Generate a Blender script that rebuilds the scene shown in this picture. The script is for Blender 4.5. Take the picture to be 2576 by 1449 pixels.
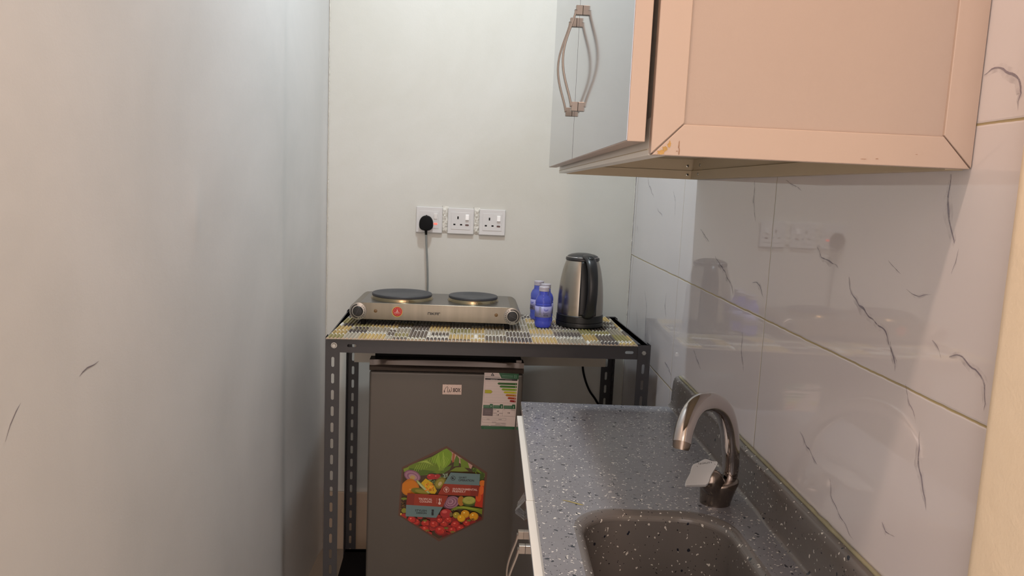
import bpy, math, random
from mathutils import Vector, Matrix, noise
for o in list(bpy.data.objects): bpy.data.objects.remove(o)
S = bpy.context.scene; C = S.collection
PI = math.pi; R = math.radians

# ------------------------------------------------------------------ camera, light, exposure
cam_d = bpy.data.cameras.new('camera'); cam = bpy.data.objects.new('camera', cam_d); C.objects.link(cam)
cam_d.sensor_fit = 'HORIZONTAL'; cam_d.sensor_width = 36.0; cam_d.lens = 36.0*1900/2576; cam_d.clip_start = .01
RT = Matrix(((.99867, -.02712, .0438), (-.03983, .13271, .99035), (-.03267, -.99078, .13146)))   # world -> camera
cam.matrix_world = Matrix.Translation((0, 0, 1.27)) @ RT.transposed().to_4x4()
S.camera = cam
S.view_settings.view_transform = 'Standard'; S.view_settings.look = 'None'
S.view_settings.gamma = 1.0; S.view_settings.exposure = 0.0
try: S.view_settings.use_curve_mapping = False
except Exception: pass
W = bpy.data.worlds.new('room_beyond'); S.world = W; W.use_nodes = True
bg = W.node_tree.nodes['Background']; bg.inputs['Color'].default_value = (1.0, .84, .76, 1); bg.inputs['Strength'].default_value = 2.9

def lamp(name, loc, size, power, col, rot=(0, 0, 0), shape='DISK', sy=None):
    d = bpy.data.lights.new(name, 'AREA'); d.shape = shape; d.size = size; d.energy = power; d.color = col
    if sy: d.size_y = sy
    o = bpy.data.objects.new(name, d); o.location = loc; o.rotation_euler = rot; C.objects.link(o)
    return o
lamp('kitchen_lamp_light', (-.05, 1.80, 2.52), .10, 14.0, (.84, .94, 1.0))
lamp('entry_lamp_light', (-.10, .42, 2.52), .10, 10.0, (1.0, .69, .52))

# ------------------------------------------------------------------ helpers
def lin(c):
    return tuple((v/255/12.92 if v/255 <= .04045 else ((v/255+.055)/1.055)**2.4) for v in c)
MATS = {}
def mat(name, col=(200, 200, 200), rough=.5, metal=0.0, bump=0.0, bscale=60, vary=0.0, vscale=8, spec=.5, **kw):
    if name in MATS: return MATS[name]
    m = bpy.data.materials.new(name); m.use_nodes = True; nt = m.node_tree; N = nt.nodes; L = nt.links
    b = N['Principled BSDF']; c = lin(col)
    b.inputs['Base Color'].default_value = (*c, 1); b.inputs['Roughness'].default_value = rough
    b.inputs['Metallic'].default_value = metal; b.inputs['Specular IOR Level'].default_value = spec
    tc = N.new('ShaderNodeTexCoord')
    nz = N.new('ShaderNodeTexNoise'); nz.inputs['Scale'].default_value = vscale; nz.inputs['Detail'].default_value = 5
    L.new(tc.outputs['Object'], nz.inputs['Vector'])
    mx = N.new('ShaderNodeMix'); mx.data_type = 'RGBA'
    v = max(vary, .02)
    mx.inputs['A'].default_value = (*[x*(1-v) for x in c], 1); mx.inputs['B'].default_value = (*[min(1, x*(1+v)) for x in c], 1)
    L.new(nz.outputs['Fac'], mx.inputs['Factor']); L.new(mx.outputs['Result'], b.inputs['Base Color'])
    if bump:
        n2 = N.new('ShaderNodeTexNoise'); n2.inputs['Scale'].default_value = bscale; n2.inputs['Detail'].default_value = 6
        L.new(tc.outputs['Object'], n2.inputs['Vector'])
        bp = N.new('ShaderNodeBump'); bp.inputs['Strength'].default_value = 1; bp.inputs['Distance'].default_value = bump
        L.new(n2.outputs['Fac'], bp.inputs['Height']); L.new(bp.outputs['Normal'], b.inputs['Normal'])
    for k, val in kw.items(): b.inputs[k].default_value = val
    MATS[name] = m; return m
def bs(m): return m.node_tree.nodes['Principled BSDF']
def attr_mat(name, rough=.4, spec=.5, bump=0):
    m = mat(name, (255, 255, 255), rough, spec=spec, bump=bump, bscale=300)
    a = m.node_tree.nodes.new('ShaderNodeAttribute'); a.attribute_name = 'Col'
    m.node_tree.links.new(a.outputs['Color'], bs(m).inputs['Base Color']); return m

class MB:
    def __init__(s): s.v = []; s.f = []; s.m = []; s.c = []
    def add(s, vs, fs, m=0, col=None):
        n = len(s.v); s.v += [tuple(x) for x in vs]
        for f in fs: s.f.append(tuple(i+n for i in f)); s.m.append(m); s.c.append(col)
        return s
    def box(s, a, b, m=0, col=None):
        x0, y0, z0 = a; x1, y1, z1 = b
        return s.add([(x0,y0,z0),(x1,y0,z0),(x1,y1,z0),(x0,y1,z0),(x0,y0,z1),(x1,y0,z1),(x1,y1,z1),(x0,y1,z1)],
              [(0,3,2,1),(4,5,6,7),(0,1,5,4),(1,2,6,5),(2,3,7,6),(3,0,4,7)], m, col)
    def prism(s, pts, off, m=0, col=None):      # planar polygon extruded by a vector
        n = len(pts); off = Vector(off)
        return s.add(list(pts)+[tuple(Vector(p)+off) for p in pts],
              [tuple(range(n))[::-1], tuple(range(n, 2*n))]+[(i, (i+1) % n, (i+1) % n+n, i+n) for i in range(n)], m, col)
    def lathe(s, prof, c=(0,0,0), n=48, m=0, caps=True, ax=None):
        base = len(s.v); vs = []; fs = []
        q = Vector((0,0,1)).rotation_difference(Vector(ax).normalized()) if ax else None
        for r, z in prof:
            for i in range(n):
                p = Vector((r*math.cos(2*PI*i/n), r*math.sin(2*PI*i/n), z))
                if q: p = q @ p
                vs.append(tuple(p+Vector(c)))
        for k in range(len(prof)-1):
            for i in range(n):
                j = (i+1) % n; fs.append((k*n+i, k*n+j, (k+1)*n+j, (k+1)*n+i))
        if caps:
            fs.append(tuple(range(n))[::-1]); fs.append(tuple((len(prof)-1)*n+i for i in range(n)))
        return s.add(vs, fs, m)
    def tube(s, pts, rad, n=16, m=0, flat=1.0, up=None):
        P = [Vector(p) for p in pts]
        if not hasattr(rad, '__len__'): rad = [rad]*len(P)
        T = []
        for i in range(len(P)):
            a = P[max(i-1, 0)]; b = P[min(i+1, len(P)-1)]; T.append((b-a).normalized())
        nrm = (Vector(up) if up else Vector((0,0,1)) if abs(T[0].z) < .9 else Vector((1,0,0)))
        vs = []
        for i, p in enumerate(P):
            nrm = (nrm-T[i]*nrm.dot(T[i])).normalized(); bi = T[i].cross(nrm)
            for k in range(n):
                a = 2*PI*k/n; vs.append(tuple(p+nrm*math.cos(a)*rad[i]*flat+bi*math.sin(a)*rad[i]))
        fs = [(k*n+i, k*n+(i+1) % n, (k+1)*n+(i+1) % n, (k+1)*n+i) for k in range(len(P)-1) for i in range(n)]
        fs += [tuple(range(n))[::-1], tuple((len(P)-1)*n+i for i in range(n))]
        return s.add(vs, fs, m)
    def build(s, name, mats, parent=None, smooth=None, bevel=0, loc=None, seg=2):
        me = bpy.data.meshes.new(name); me.from_pydata(s.v, [], s.f)
        for m in (mats if isinstance(mats, (list, tuple)) else [mats]): me.materials.append(m)
        me.polygons.foreach_set('material_index', s.m)
        if any(c is not None for c in s.c):
            ca = me.color_attributes.new('Col', 'FLOAT_COLOR', 'CORNER'); buf = []
            for f, c in zip(s.f, s.c): buf += [*(c or (1,1,1)), 1.0]*len(f)
            ca.data.foreach_set('color', buf)
        if smooth:
            me.shade_smooth(); me.set_sharp_from_angle(angle=R(smooth))
        me.update()
        o = bpy.data.objects.new(name, me); C.objects.link(o)
        if parent: o.parent = parent
        if loc: o.location = loc
        if bevel:
            b = o.modifiers.new('bevel', 'BEVEL'); b.width = bevel; b.segments = seg; b.limit_method = 'ANGLE'; b.angle_limit = R(40)
            b.harden_normals = False
        return o
def smoothpath(pts, n=8):
    P = [Vector(p) for p in pts]; out = []
    for i in range(len(P)-1):
        p0 = P[max(i-1, 0)]; p1 = P[i]; p2 = P[i+1]; p3 = P[min(i+2, len(P)-1)]
        for k in range(n):
            t = k/n
            out.append(.5*((2*p1)+(p2-p0)*t+(2*p0-5*p1+4*p2-p3)*t*t+(3*p1-p0-3*p2+p3)*t**3))
    out.append(P[-1]); return out
def tag(o, label=None, cat=None, group=None, kind=None):
    if label: o['label'] = label
    if cat: o['category'] = cat
    if group: o['group'] = group
    if kind: o['kind'] = kind
    return o
def thing(name, label, cat, loc=(0,0,0), rz=0, group=None):
    o = bpy.data.objects.new(name, None); C.objects.link(o); o.location = loc; o.rotation_euler = (0, 0, rz)
    o.empty_display_size = .05
    return tag(o, label, cat, group)
def struct(o): o['kind'] = 'structure'; return o
def dup(root, **kw):
    r = root.copy(); C.objects.link(r)
    def rec(a, b):
        for ch in list(a.children):
            c = ch.copy(); C.objects.link(c); c.parent = b; rec(ch, c)
    rec(root, r)
    for k, v in kw.items(): r[k] = v
    return r
_tc = {}
def text_geo(s):
    if s in _tc: return _tc[s]
    cu = bpy.data.curves.new('t', 'FONT'); cu.body = s; cu.resolution_u = 3; cu.offset = .022
    o = bpy.data.objects.new('t', cu); C.objects.link(o)
    dg = bpy.context.evaluated_depsgraph_get(); me = o.evaluated_get(dg).to_mesh()
    v = [(p.co.x, p.co.y) for p in me.vertices]; f = [tuple(p.vertices) for p in me.polygons]
    o.evaluated_get(dg).to_mesh_clear(); bpy.data.objects.remove(o); bpy.data.curves.remove(cu)
    x0 = min(p[0] for p in v); x1 = max(p[0] for p in v); y0 = min(p[1] for p in v); y1 = max(p[1] for p in v)
    _tc[s] = ([((x-x0)/(x1-x0), (y-y0)/(y1-y0)) for x, y in v], f); return _tc[s]
class Decal:
    """flat print: shapes given in its own 2-d sheet coordinates, mapped onto a plane; later shapes lie on top"""
    def __init__(s, fn, step=1.6e-5, clip=None): s.mb = MB(); s.fn = fn; s.k = 0; s.step = step; s.clip = clip
    def poly(s, pts, col, clip=True):
        if s.clip and clip:
            for i in range(len(s.clip)):
                a = s.clip[i]; b = s.clip[(i+1) % len(s.clip)]; out = []
                side = lambda p: (b[0]-a[0])*(p[1]-a[1])-(b[1]-a[1])*(p[0]-a[0])
                for j in range(len(pts)):
                    p = pts[j]; q = pts[(j+1) % len(pts)]; sp = side(p); sq = side(q)
                    if sp >= 0: out.append(p)
                    if (sp >= 0) != (sq >= 0):
                        t = sp/(sp-sq); out.append((p[0]+(q[0]-p[0])*t, p[1]+(q[1]-p[1])*t))
                pts = out
                if len(pts) < 3: return
        s.k += 1
        s.mb.add([s.fn(x, y, s.k*s.step) for x, y in pts], [tuple(range(len(pts)))], 0, lin(col))
    def rect(s, x0, y0, x1, y1, col, **k): s.poly([(x0,y0),(x1,y0),(x1,y1),(x0,y1)], col, **k)
    def ell(s, cx, cy, rx, ry, col, a=0, n=26, wob=0, **k):
        a = R(a); pts = []
        for i in range(n):
            t = 2*PI*i/n; w = 1+wob*math.sin(3*t+cx)+wob*.6*math.sin(5*t+cy)
            x = rx*w*math.cos(t); y = ry*w*math.sin(t)
            pts.append((cx+x*math.cos(a)-y*math.sin(a), cy+x*math.sin(a)+y*math.cos(a)))
        s.poly(pts, col, **k)
    def line(s, pts, w, col, **k):
        for (a, b), (c, d) in zip(pts[:-1], pts[1:]):
            l = math.hypot(c-a, d-b) or 1; nx = -(d-b)/l*w/2; ny = (c-a)/l*w/2
            ex = (c-a)/l*w*.3; ey = (d-b)/l*w*.3
            s.poly([(a+nx-ex, b+ny-ey), (c+nx+ex, d+ny+ey), (c-nx+ex, d-ny+ey), (a-nx-ex, b-ny-ey)], col, **k)
    def ring(s, cx, cy, r, w, col, a0=0, a1=360, n=24):
        s.line([(cx+r*math.cos(R(a0+(a1-a0)*i/n)), cy+r*math.sin(R(a0+(a1-a0)*i/n))) for i in range(n+1)], w, col)
    def text(s, t, x0, y0, x1, y1, col, sk=0):
        v, f = text_geo(t); s.k += 1
        s.mb.add([s.fn(x0+(x1-x0)*x, y1+(y0-y1)*y+sk*(x1-x0)*x, s.k*s.step) for x, y in v], f, 0, lin(col))
    def build(s, name, m, parent): return s.mb.build(name, m, parent)

# ------------------------------------------------------------------ materials
def wall_mat(name, col, stain, vb=.0016):
    m = mat(name, col, .62, spec=.3); nt = m.node_tree; N = nt.nodes; L = nt.links; b = bs(m)
    tc = N.new('ShaderNodeTexCoord')
    def noi(sc, det=4, ro=.5, dist=0):
        n = N.new('ShaderNodeTexNoise'); n.inputs['Scale'].default_value = sc; n.inputs['Detail'].default_value = det
        n.inputs['Roughness'].default_value = ro; n.inputs['Distortion'].default_value = dist
        L.new(tc.outputs['Object'], n.inputs['Vector']); return n
    a = noi(1.7, 6, .6, .4); r = N.new('ShaderNodeValToRGB'); r.color_ramp.elements[0].position = .38; r.color_ramp.elements[1].position = .7
    r.color_ramp.elements[0].color = (*lin(col), 1); r.color_ramp.elements[1].color = (*lin(stain), 1)
    L.new(a.outputs['Fac'], r.inputs['Fac'])
    s = noi(26, 3, .5); r2 = N.new('ShaderNodeValToRGB'); r2.color_ramp.elements[0].position = .78; r2.color_ramp.elements[1].position = .82
    r2.color_ramp.elements[0].color = (0,0,0,1); r2.color_ramp.elements[1].color = (1,1,1,1)
    L.new(s.outputs['Fac'], r2.inputs['Fac'])
    mx = N.new('ShaderNodeMix'); mx.data_type = 'RGBA'; mx.inputs['B'].default_value = (*lin([v*.72 for v in col]), 1)
    L.new(r2.outputs['Color'], mx.inputs['Factor']); L.new(r.outputs['Color'], mx.inputs['A'])
    L.new(mx.outputs['Result'], b.inputs['Base Color'])
    n1 = noi(3.2, 3, .5); n2 = noi(38, 6, .6); n3 = noi(300, 2, .5)
    ad = N.new('ShaderNodeMath'); ad.operation = 'MULTIPLY_ADD'; ad.inputs[1].default_value = .10; L.new(n2.outputs['Fac'], ad.inputs[0])
    mu = N.new('ShaderNodeMath'); mu.operation = 'MULTIPLY_ADD'; mu.inputs[1].default_value = .03; L.new(n3.outputs['Fac'], mu.inputs[0])
    m2 = N.new('ShaderNodeMath'); m2.operation = 'MULTIPLY'; m2.inputs[1].default_value = .6; L.new(n1.outputs['Fac'], m2.inputs[0])
    L.new(m2.outputs[0], mu.inputs[2]); L.new(mu.outputs[0], ad.inputs[2])
    bp = N.new('ShaderNodeBump'); bp.inputs['Strength'].default_value = 1; bp.inputs['Distance'].default_value = vb*2
    L.new(ad.outputs[0], bp.inputs['Height']); L.new(bp.outputs['Normal'], b.inputs['Normal'])
    return m
M_wl = wall_mat('painted_plaster_left', (214, 213, 211), (202, 202, 200))
M_wb = wall_mat('painted_plaster_back', (208, 208, 203), (198, 197, 189))
M_jamb = wall_mat('rough_painted_plaster', (236, 224, 202), (228, 212, 186), vb=.004)
M_ceil = mat('ceiling_paint', (225, 224, 220), .8)
M_floor = mat('floor_tile', (150, 140, 128), .3, vary=.1)

def tile_mat():
    m = mat('marble_look_tile', (214, 212, 214), .07, spec=.6, IOR=1.5) if False else mat('marble_look_tile', (208, 205, 208), .03, spec=.75)
    nt = m.node_tree; N = nt.nodes; L = nt.links; b = bs(m)
    ge = N.new('ShaderNodeTexCoord'); sp = N.new('ShaderNodeSeparateXYZ'); L.new(ge.outputs['Object'], sp.inputs[0])
    nz = N.new('ShaderNodeTexNoise'); nz.inputs['Scale'].default_value = 30; L.new(ge.outputs['Object'], nz.inputs['Vector'])
    def M(op, a, b_=None, c=None):
        n = N.new('ShaderNodeMath'); n.operation = op
        for i, x in enumerate((a, b_, c)):
            if x is None: continue
            if isinstance(x, (int, float)): n.inputs[i].default_value = x
            else: L.new(x, n.inputs[i])
        return n.outputs[0]
    wob = M('MULTIPLY', M('SUBTRACT', nz.outputs['Fac'], .5), .003)
    def dist(sock, off, per):
        t = M('DIVIDE', M('SUBTRACT', M('ADD', sock, wob), off-per*20), per); fr = M('FRACT', t)
        return M('MULTIPLY', M('MINIMUM', fr, M('SUBTRACT', 1.0, fr)), per)
    dz = dist(sp.outputs['Z'], 1.066, .2855); dy = dist(sp.outputs['Y'], 1.261, .604)
    gz = M('LESS_THAN', dz, .0013); gy = M('LESS_THAN', dy, .0008)
    g = M('MAXIMUM', gz, gy)
    nv = N.new('ShaderNodeTexNoise'); nv.inputs['Scale'].default_value = 4; nv.inputs['Detail'].default_value = 6
    L.new(ge.outputs['Object'], nv.inputs['Vector'])
    cl = N.new('ShaderNodeMix'); cl.data_type = 'RGBA'; cl.inputs['A'].default_value = (*lin((216,213,215)), 1); cl.inputs['B'].default_value = (*lin((206,202,206)), 1)
    L.new(nv.outputs['Fac'], cl.inputs['Factor'])
    gc = N.new('ShaderNodeMix'); gc.data_type = 'RGBA'; gc.inputs['A'].default_value = (*lin((150,138,116)), 1); gc.inputs['B'].default_value = (*lin((176,162,112)), 1)
    L.new(nz.outputs['Fac'], gc.inputs['Factor'])
    mx = N.new('ShaderNodeMix'); mx.data_type = 'RGBA'; L.new(g, mx.inputs['Factor']); L.new(cl.outputs['Result'], mx.inputs['A']); L.new(gc.outputs['Result'], mx.inputs['B'])
    L.new(mx.outputs['Result'], b.inputs['Base Color'])
    L.new(M('MULTIPLY_ADD', g, .6, .025), b.inputs['Roughness'])
    md = M('MINIMUM', dz, dy); h = M('MINIMUM', M('DIVIDE', md, .003), 1.0)
    bp = N.new('ShaderNodeBump'); bp.inputs['Distance'].default_value = .0006; L.new(h, bp.inputs['Height']); L.new(bp.outputs['Normal'], b.inputs['Normal'])
    return m
M_tile = tile_mat()
def vein_mat():
    m = mat('tile_vein', (140, 134, 146), .07, spec=.55); nt = m.node_tree; N = nt.nodes; L = nt.links
    a = N.new('ShaderNodeAttribute'); a.attribute_name = 'Col'
    n = N.new('ShaderNodeTexNoise'); n.inputs['Scale'].default_value = 90; n.inputs['Detail'].default_value = 5
    tc = N.new('ShaderNodeTexCoord'); L.new(tc.outputs['Object'], n.inputs['Vector'])
    mm = N.new('ShaderNodeMath'); mm.operation = 'MULTIPLY_ADD'; mm.inputs[1].default_value = 1.0; 
    L.new(a.outputs['Fac'], mm.inputs[0])
    s = N.new('ShaderNodeMath'); s.operation = 'MULTIPLY_ADD'; s.inputs[1].default_value = 2.4; s.inputs[2].default_value = -1.25
    L.new(n.outputs['Fac'], s.inputs[0]); L.new(s.outputs[0], mm.inputs[2]); mm.use_clamp = True
    m3 = N.new('ShaderNodeMath'); m3.operation = 'MULTIPLY'; L.new(mm.outputs[0], m3.inputs[0]); L.new(a.outputs['Fac'], m3.inputs[1])
    m3.use_clamp = True
    L.new(m3.outputs[0], bs(m).inputs['Alpha']); return m
M_vein = vein_mat()
def stone_mat(nm='speckled_grey_stone', ad=0, ca=(112,112,118), cb=(128,128,134)):
    m = mat(nm, (112, 112, 115), .22, spec=.5); nt = m.node_tree; N = nt.nodes; L = nt.links; b = bs(m)
    tc = N.new('ShaderNodeTexCoord'); nz = N.new('ShaderNodeTexNoise'); nz.inputs['Scale'].default_value = 70; nz.inputs['Detail'].default_value = 2
    L.new(tc.outputs['Object'], nz.inputs['Vector'])
    va = N.new('ShaderNodeVectorMath'); va.operation = 'MULTIPLY_ADD'; va.inputs[1].default_value = (.016,)*3
    L.new(nz.outputs['Color'], va.inputs[0]); L.new(tc.outputs['Object'], va.inputs[2])
    cur = None
    nb = N.new('ShaderNodeTexNoise'); nb.inputs['Scale'].default_value = 9; L.new(tc.outputs['Object'], nb.inputs['Vector'])
    base = N.new('ShaderNodeMix'); base.data_type = 'RGBA'; base.inputs['A'].default_value = (*lin(ca),1); base.inputs['B'].default_value = (*lin(cb),1)
    L.new(nb.outputs['Fac'], base.inputs['Factor']); cur = base.outputs['Result']
    for sc, ch, lo, hi, col in ((145, 'Red', .94, .40, (30,34,46)), (185, 'Green', .91, .38, (205,202,196)), (330, 'Blue', .92, .36, (215,212,206)), (360, 'Red', .92, .36, (30,32,40))):
        v = N.new('ShaderNodeTexVoronoi'); v.inputs['Scale'].default_value = sc; L.new(va.outputs[0], v.inputs['Vector'])
        s = N.new('ShaderNodeSeparateColor'); L.new(v.outputs['Color'], s.inputs[0])
        a = N.new('ShaderNodeMath'); a.operation = 'GREATER_THAN'; a.inputs[1].default_value = min(.975, lo+ad*1.6); L.new(s.outputs[ch], a.inputs[0])
        d = N.new('ShaderNodeMath'); d.operation = 'LESS_THAN'; d.inputs[1].default_value = hi; L.new(v.outputs['Distance'], d.inputs[0])
        k = N.new('ShaderNodeMath'); k.operation = 'MULTIPLY'; L.new(a.outputs[0], k.inputs[0]); L.new(d.outputs[0], k.inputs[1])
        mx = N.new('ShaderNodeMix'); mx.data_type = 'RGBA'; mx.inputs['B'].default_value = (*lin(col), 1)
        L.new(k.outputs[0], mx.inputs['Factor']); L.new(cur, mx.inputs['A']); cur = mx.outputs['Result']
    L.new(cur, b.inputs['Base Color'])
    n3 = N.new('ShaderNodeTexNoise'); n3.inputs['Scale'].default_value = 45; L.new(tc.outputs['Object'], n3.inputs['Vector'])
    bp = N.new('ShaderNodeBump'); bp.inputs['Distance'].default_value = .0008; L.new(n3.outputs['Fac'], bp.inputs['Height']); L.new(bp.outputs['Normal'], b.inputs['Normal'])
    return m
M_stone = stone_mat()
M_stone2 = stone_mat('sparsely_speckled_stone', .028, (98,93,90), (108,104,103))
M_cream = mat('cream_lacquered_aluminium', (184, 166, 154), .38, vary=.03, spec=.4)
M_panel = mat('cream_side_panel', (174, 158, 148), .5, vary=.03, spec=.3, bump=.00008, bscale=500)
M_white = mat('white_aluminium', (226, 222, 214), .35, vary=.03)
M_inner = mat('unpainted_inner_board', (190, 176, 150), .6, vary=.06)
M_gap = mat('dark_gap', (38, 28, 28), .8)
M_door = mat('grey_gloss_door', (146, 150, 160), .07, metal=.85, vary=.04, vscale=5)
M_steelh = mat('brushed_handle_metal', (128, 120, 112), .28, metal=.9, vary=.1)
M_steell = mat('pale_handle_metal', (176, 166, 156), .28, metal=.9, vary=.1)
M_glue = mat('yellow_glue_stain', (176, 140, 78), .5, vary=.3, vscale=200)
M_dark = mat('dark_grey_painted_steel', (58, 57, 60), .42, vary=.1, spec=.5, bump=.0001, bscale=200)
M_bolt = mat('zinc_bolt', (170, 168, 162), .3, metal=.9)
M_black = mat('black_plastic', (20, 20, 21), .38)
M_blackm = mat('matt_black', (12, 12, 13), .7, spec=.2)
M_fridge = mat('brown_grey_fridge_skin', (94, 89, 83), .42, metal=.2, vary=.04, bump=.00005, bscale=900)
M_fridgeh = mat('brown_handle_strip', (76, 66, 60), .25, metal=.3)
M_kt = mat('kettle_steel', (168, 163, 154), .27, metal=1.0, vary=.06, vscale=4)
M_ss = mat('brushed_stainless', (124, 118, 106), .30, metal=1.0, vary=.28, vscale=1)
for n_ in list(M_ss.node_tree.nodes):
    if n_.type == 'TEX_NOISE':      # brushed vertical streaks
        mp_ = M_ss.node_tree.nodes.new('ShaderNodeMapping'); mp_.inputs['Scale'].default_value = (42, 3, 2)
        src = n_.inputs['Vector'].links[0].from_socket; M_ss.node_tree.links.new(src, mp_.inputs['Vector']); M_ss.node_tree.links.new(mp_.outputs['Vector'], n_.inputs['Vector'])
M_ss2 = mat('stainless_top', (140, 139, 138), .32, metal=1.0, vary=.05)
M_chrome = mat('chrome', (190, 184, 182), .09, metal=1.0, vary=.08, vscale=20)
M_chromed = mat('water_spotted_chrome', (135, 124, 116), .22, metal=.95, vary=.3, vscale=60, bump=.0002, bscale=150)
M_plate = mat('cast_iron_plate', (62, 64, 68), .5, vary=.2, vscale=12, spec=.4)
M_sock = mat('white_socket_plastic', (203, 203, 203), .3)
M_rock = mat('white_rocker', (232, 231, 230), .2)
M_neon = mat('unlit_neon', (62, 12, 10), .25)
M_neonon = mat('lit_neon', (255, 70, 60), .3, **{'Emission Color': (1, .10, .07, 1), 'Emission Strength': 1.6})
M_cord = mat('grey_cable', (124, 128, 126), .45)
M_plaster = mat('rough_filler', (210, 208, 200), .8, vary=.1, vscale=90, bump=.004, bscale=120)
M_print = attr_mat('printed_sticker', .35)
M_mat = attr_mat('printed_ribbed_plastic', .42)
M_seal = mat('yellowed_sealant', (146, 142, 116), .6, vary=.3, vscale=30)
M_plas = mat('clear_film', (230, 230, 230), .08, spec=.8, **{'Transmission Weight': .9, 'IOR': 1.35, 'Alpha': .75})
M_bblue = mat('blue_tinted_bottle', (120, 136, 246), .05, **{'Transmission Weight': .7, 'IOR': 1.33})
M_cap = mat('lilac_grey_cap', (176, 172, 184), .35)

# ------------------------------------------------------------------ room shell
L_, R_, D_ = -.535, .476, 2.505
Y0 = -.95; ZC = 2.62
# left wall: gentle plaster relief as real geometry
w = MB(); ny, nz_ = 230, 150; vs = []
def lwx(y, z):
    d = .0035*noise.noise(Vector((y*1.6, z*1.4, 3.1)))+.0015*noise.noise(Vector((y*6, z*5, 9)))
    t = max(0, min(1, (y-1.97)/.07)); d -= .006*t*t*(3-2*t)        # the last stretch is set back a little
    d += .0035*math.exp(-((y-1.40)/.030)**2-((z-1.20)/.055)**2)*(1 if y < 1.40 else max(0, 1-(y-1.40)/.012))
    d *= min(1, max(0, (2.505-y)/.05)) if y > 2.4 else 1
    return L_+d
for i in range(ny+1):
    for j in range(nz_+1):
        y = Y0+(D_+.02-Y0)*i/ny; z = ZC*j/nz_; vs.append((lwx(y, z), y, z))
w.add(vs, [(i*(nz_+1)+j, (i+1)*(nz_+1)+j, (i+1)*(nz_+1)+j+1, i*(nz_+1)+j+1) for i in range(ny) for j in range(nz_)])
def smudge(mb, pts, wd):          # pencil-grey scuffs on the paint
    for (a, b, t0), (c, d, t1) in zip(pts[:-1], pts[1:]):
        mb.add([(lwx(a,b)+.0006, a, b-t0*wd), (lwx(a,b)+.0006, a, b+t0*wd), (lwx(c,d)+.0006, c, d+t1*wd), (lwx(c,d)+.0006, c, d-t1*wd)], [(0,1,2,3)], 1)
smudge(w, [(.992,.997,.1),(1.00,1.001,.6),(1.012,1.004,.8),(1.03,1.004,.5),(1.042,1.006,.1)], .0014)
smudge(w, [(.835,.962,.3),(.845,.978,.8),(.856,.99,.8),(.866,.998,.1)], .0012)
wl = struct(w.build('wall_left', [M_wl, mat('scuff_mark', (128, 122, 128), .7)], smooth=60))
wb = MB(); wb.box((L_-.02, D_, 0), (R_+.02, D_+.15, ZC))
wbk = struct(wb.build('wall_back', M_wb))
# right wall with tile veins lying in the glaze
wr = MB(); wr.box((R_, .60, 0), (R_+.15, D_+.02, ZC))
random.seed(5)
VE = [([(.781,1.304),(.78,1.281),(.775,1.257),(.761,1.231),(.754,1.238)], 5),
 ([(1.082,1.205),(1.065,1.191),(1.022,1.183),(1.005,1.177)], 3.0),
 ([(.976,1.173),(.972,1.16),(.943,1.14),(.903,1.128),(.87,1.115),(.851,1.103),(.842,1.092),(.84,1.073)], 4.0),
 ([(.856,1.112),(.85,1.098),(.843,1.078)], 3.5), ([(1.696,1.198),(1.669,1.184),(1.617,1.172)], 3.2),
 ([(1.571,1.145),(1.506,1.122),(1.455,1.104),(1.431,1.072)], 5), ([(1.335,1.119),(1.298,1.117),(1.272,1.098)], 4),
 ([(1.366,1.024),(1.367,.997),(1.339,.951)], 4), ([(1.679,.92),(1.65,.907),(1.604,.892)], 3.5),
 ([(1.369,1.302),(1.368,1.263),(1.344,1.225)], 3.6), ([(.746,1.12),(.725,1.122),(.703,1.115),(.689,1.102),(.682,1.087),(.683,1.075)], 4.5),
 ([(.778,1.129),(.763,1.121),(.757,1.115)], 1.8), ([(1.08,.928),(1.05,.91),(1.008,.9)], 3.4),
 ([(.973,.897),(.966,.875),(.933,.861),(.89,.844)], 2.6),
 ([(.779,1.027),(.78,1.003),(.77,.981),(.757,.961),(.749,.946)], 4.5), ([(.834,.899),(.824,.895),(.805,.899)], 2.5),
 ([(.838,1.175),(.812,1.173),(.788,1.178)], 1.6), ([(.885,1.201),(.864,1.193),(.853,1.189)], 1.4),
 ([(2.325,1.323),(2.293,1.292),(2.201,1.259)], 4), ([(2.154,1.231),(2.08,1.205)], 3.2), ([(1.979,1.011),(1.985,.975),(1.957,.941)], 3.4),
 ([(1.94,.83),(1.882,.823),(1.857,.803)], 4.5), ([(.759,1.202),(.752,1.214),(.75,1.229)], 1.8), ([(.819,1.069),(.8,1.049),(.791,1.032)], 1.8),
 ([(1.224,1.301),(1.181,1.292),(1.151,1.283)], 1.8), ([(2.434,1.172),(2.414,1.141)], 2.5),
 ([(2.25,.98),(2.21,.93),(2.20,.86),(2.17,.80)], 3), ([(2.36,.90),(2.33,.86),(2.31,.79)], 3),
 ([(.745,1.40),(.735,1.40),(.718,1.398),(.705,1.393),(.696,1.387),(.69,1.381),(.687,1.375),(.691,1.368),(.69,1.355)], 4.5),
 ([(1.98,1.28),(1.95,1.25),(1.94,1.21)], 2.5)]
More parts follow.
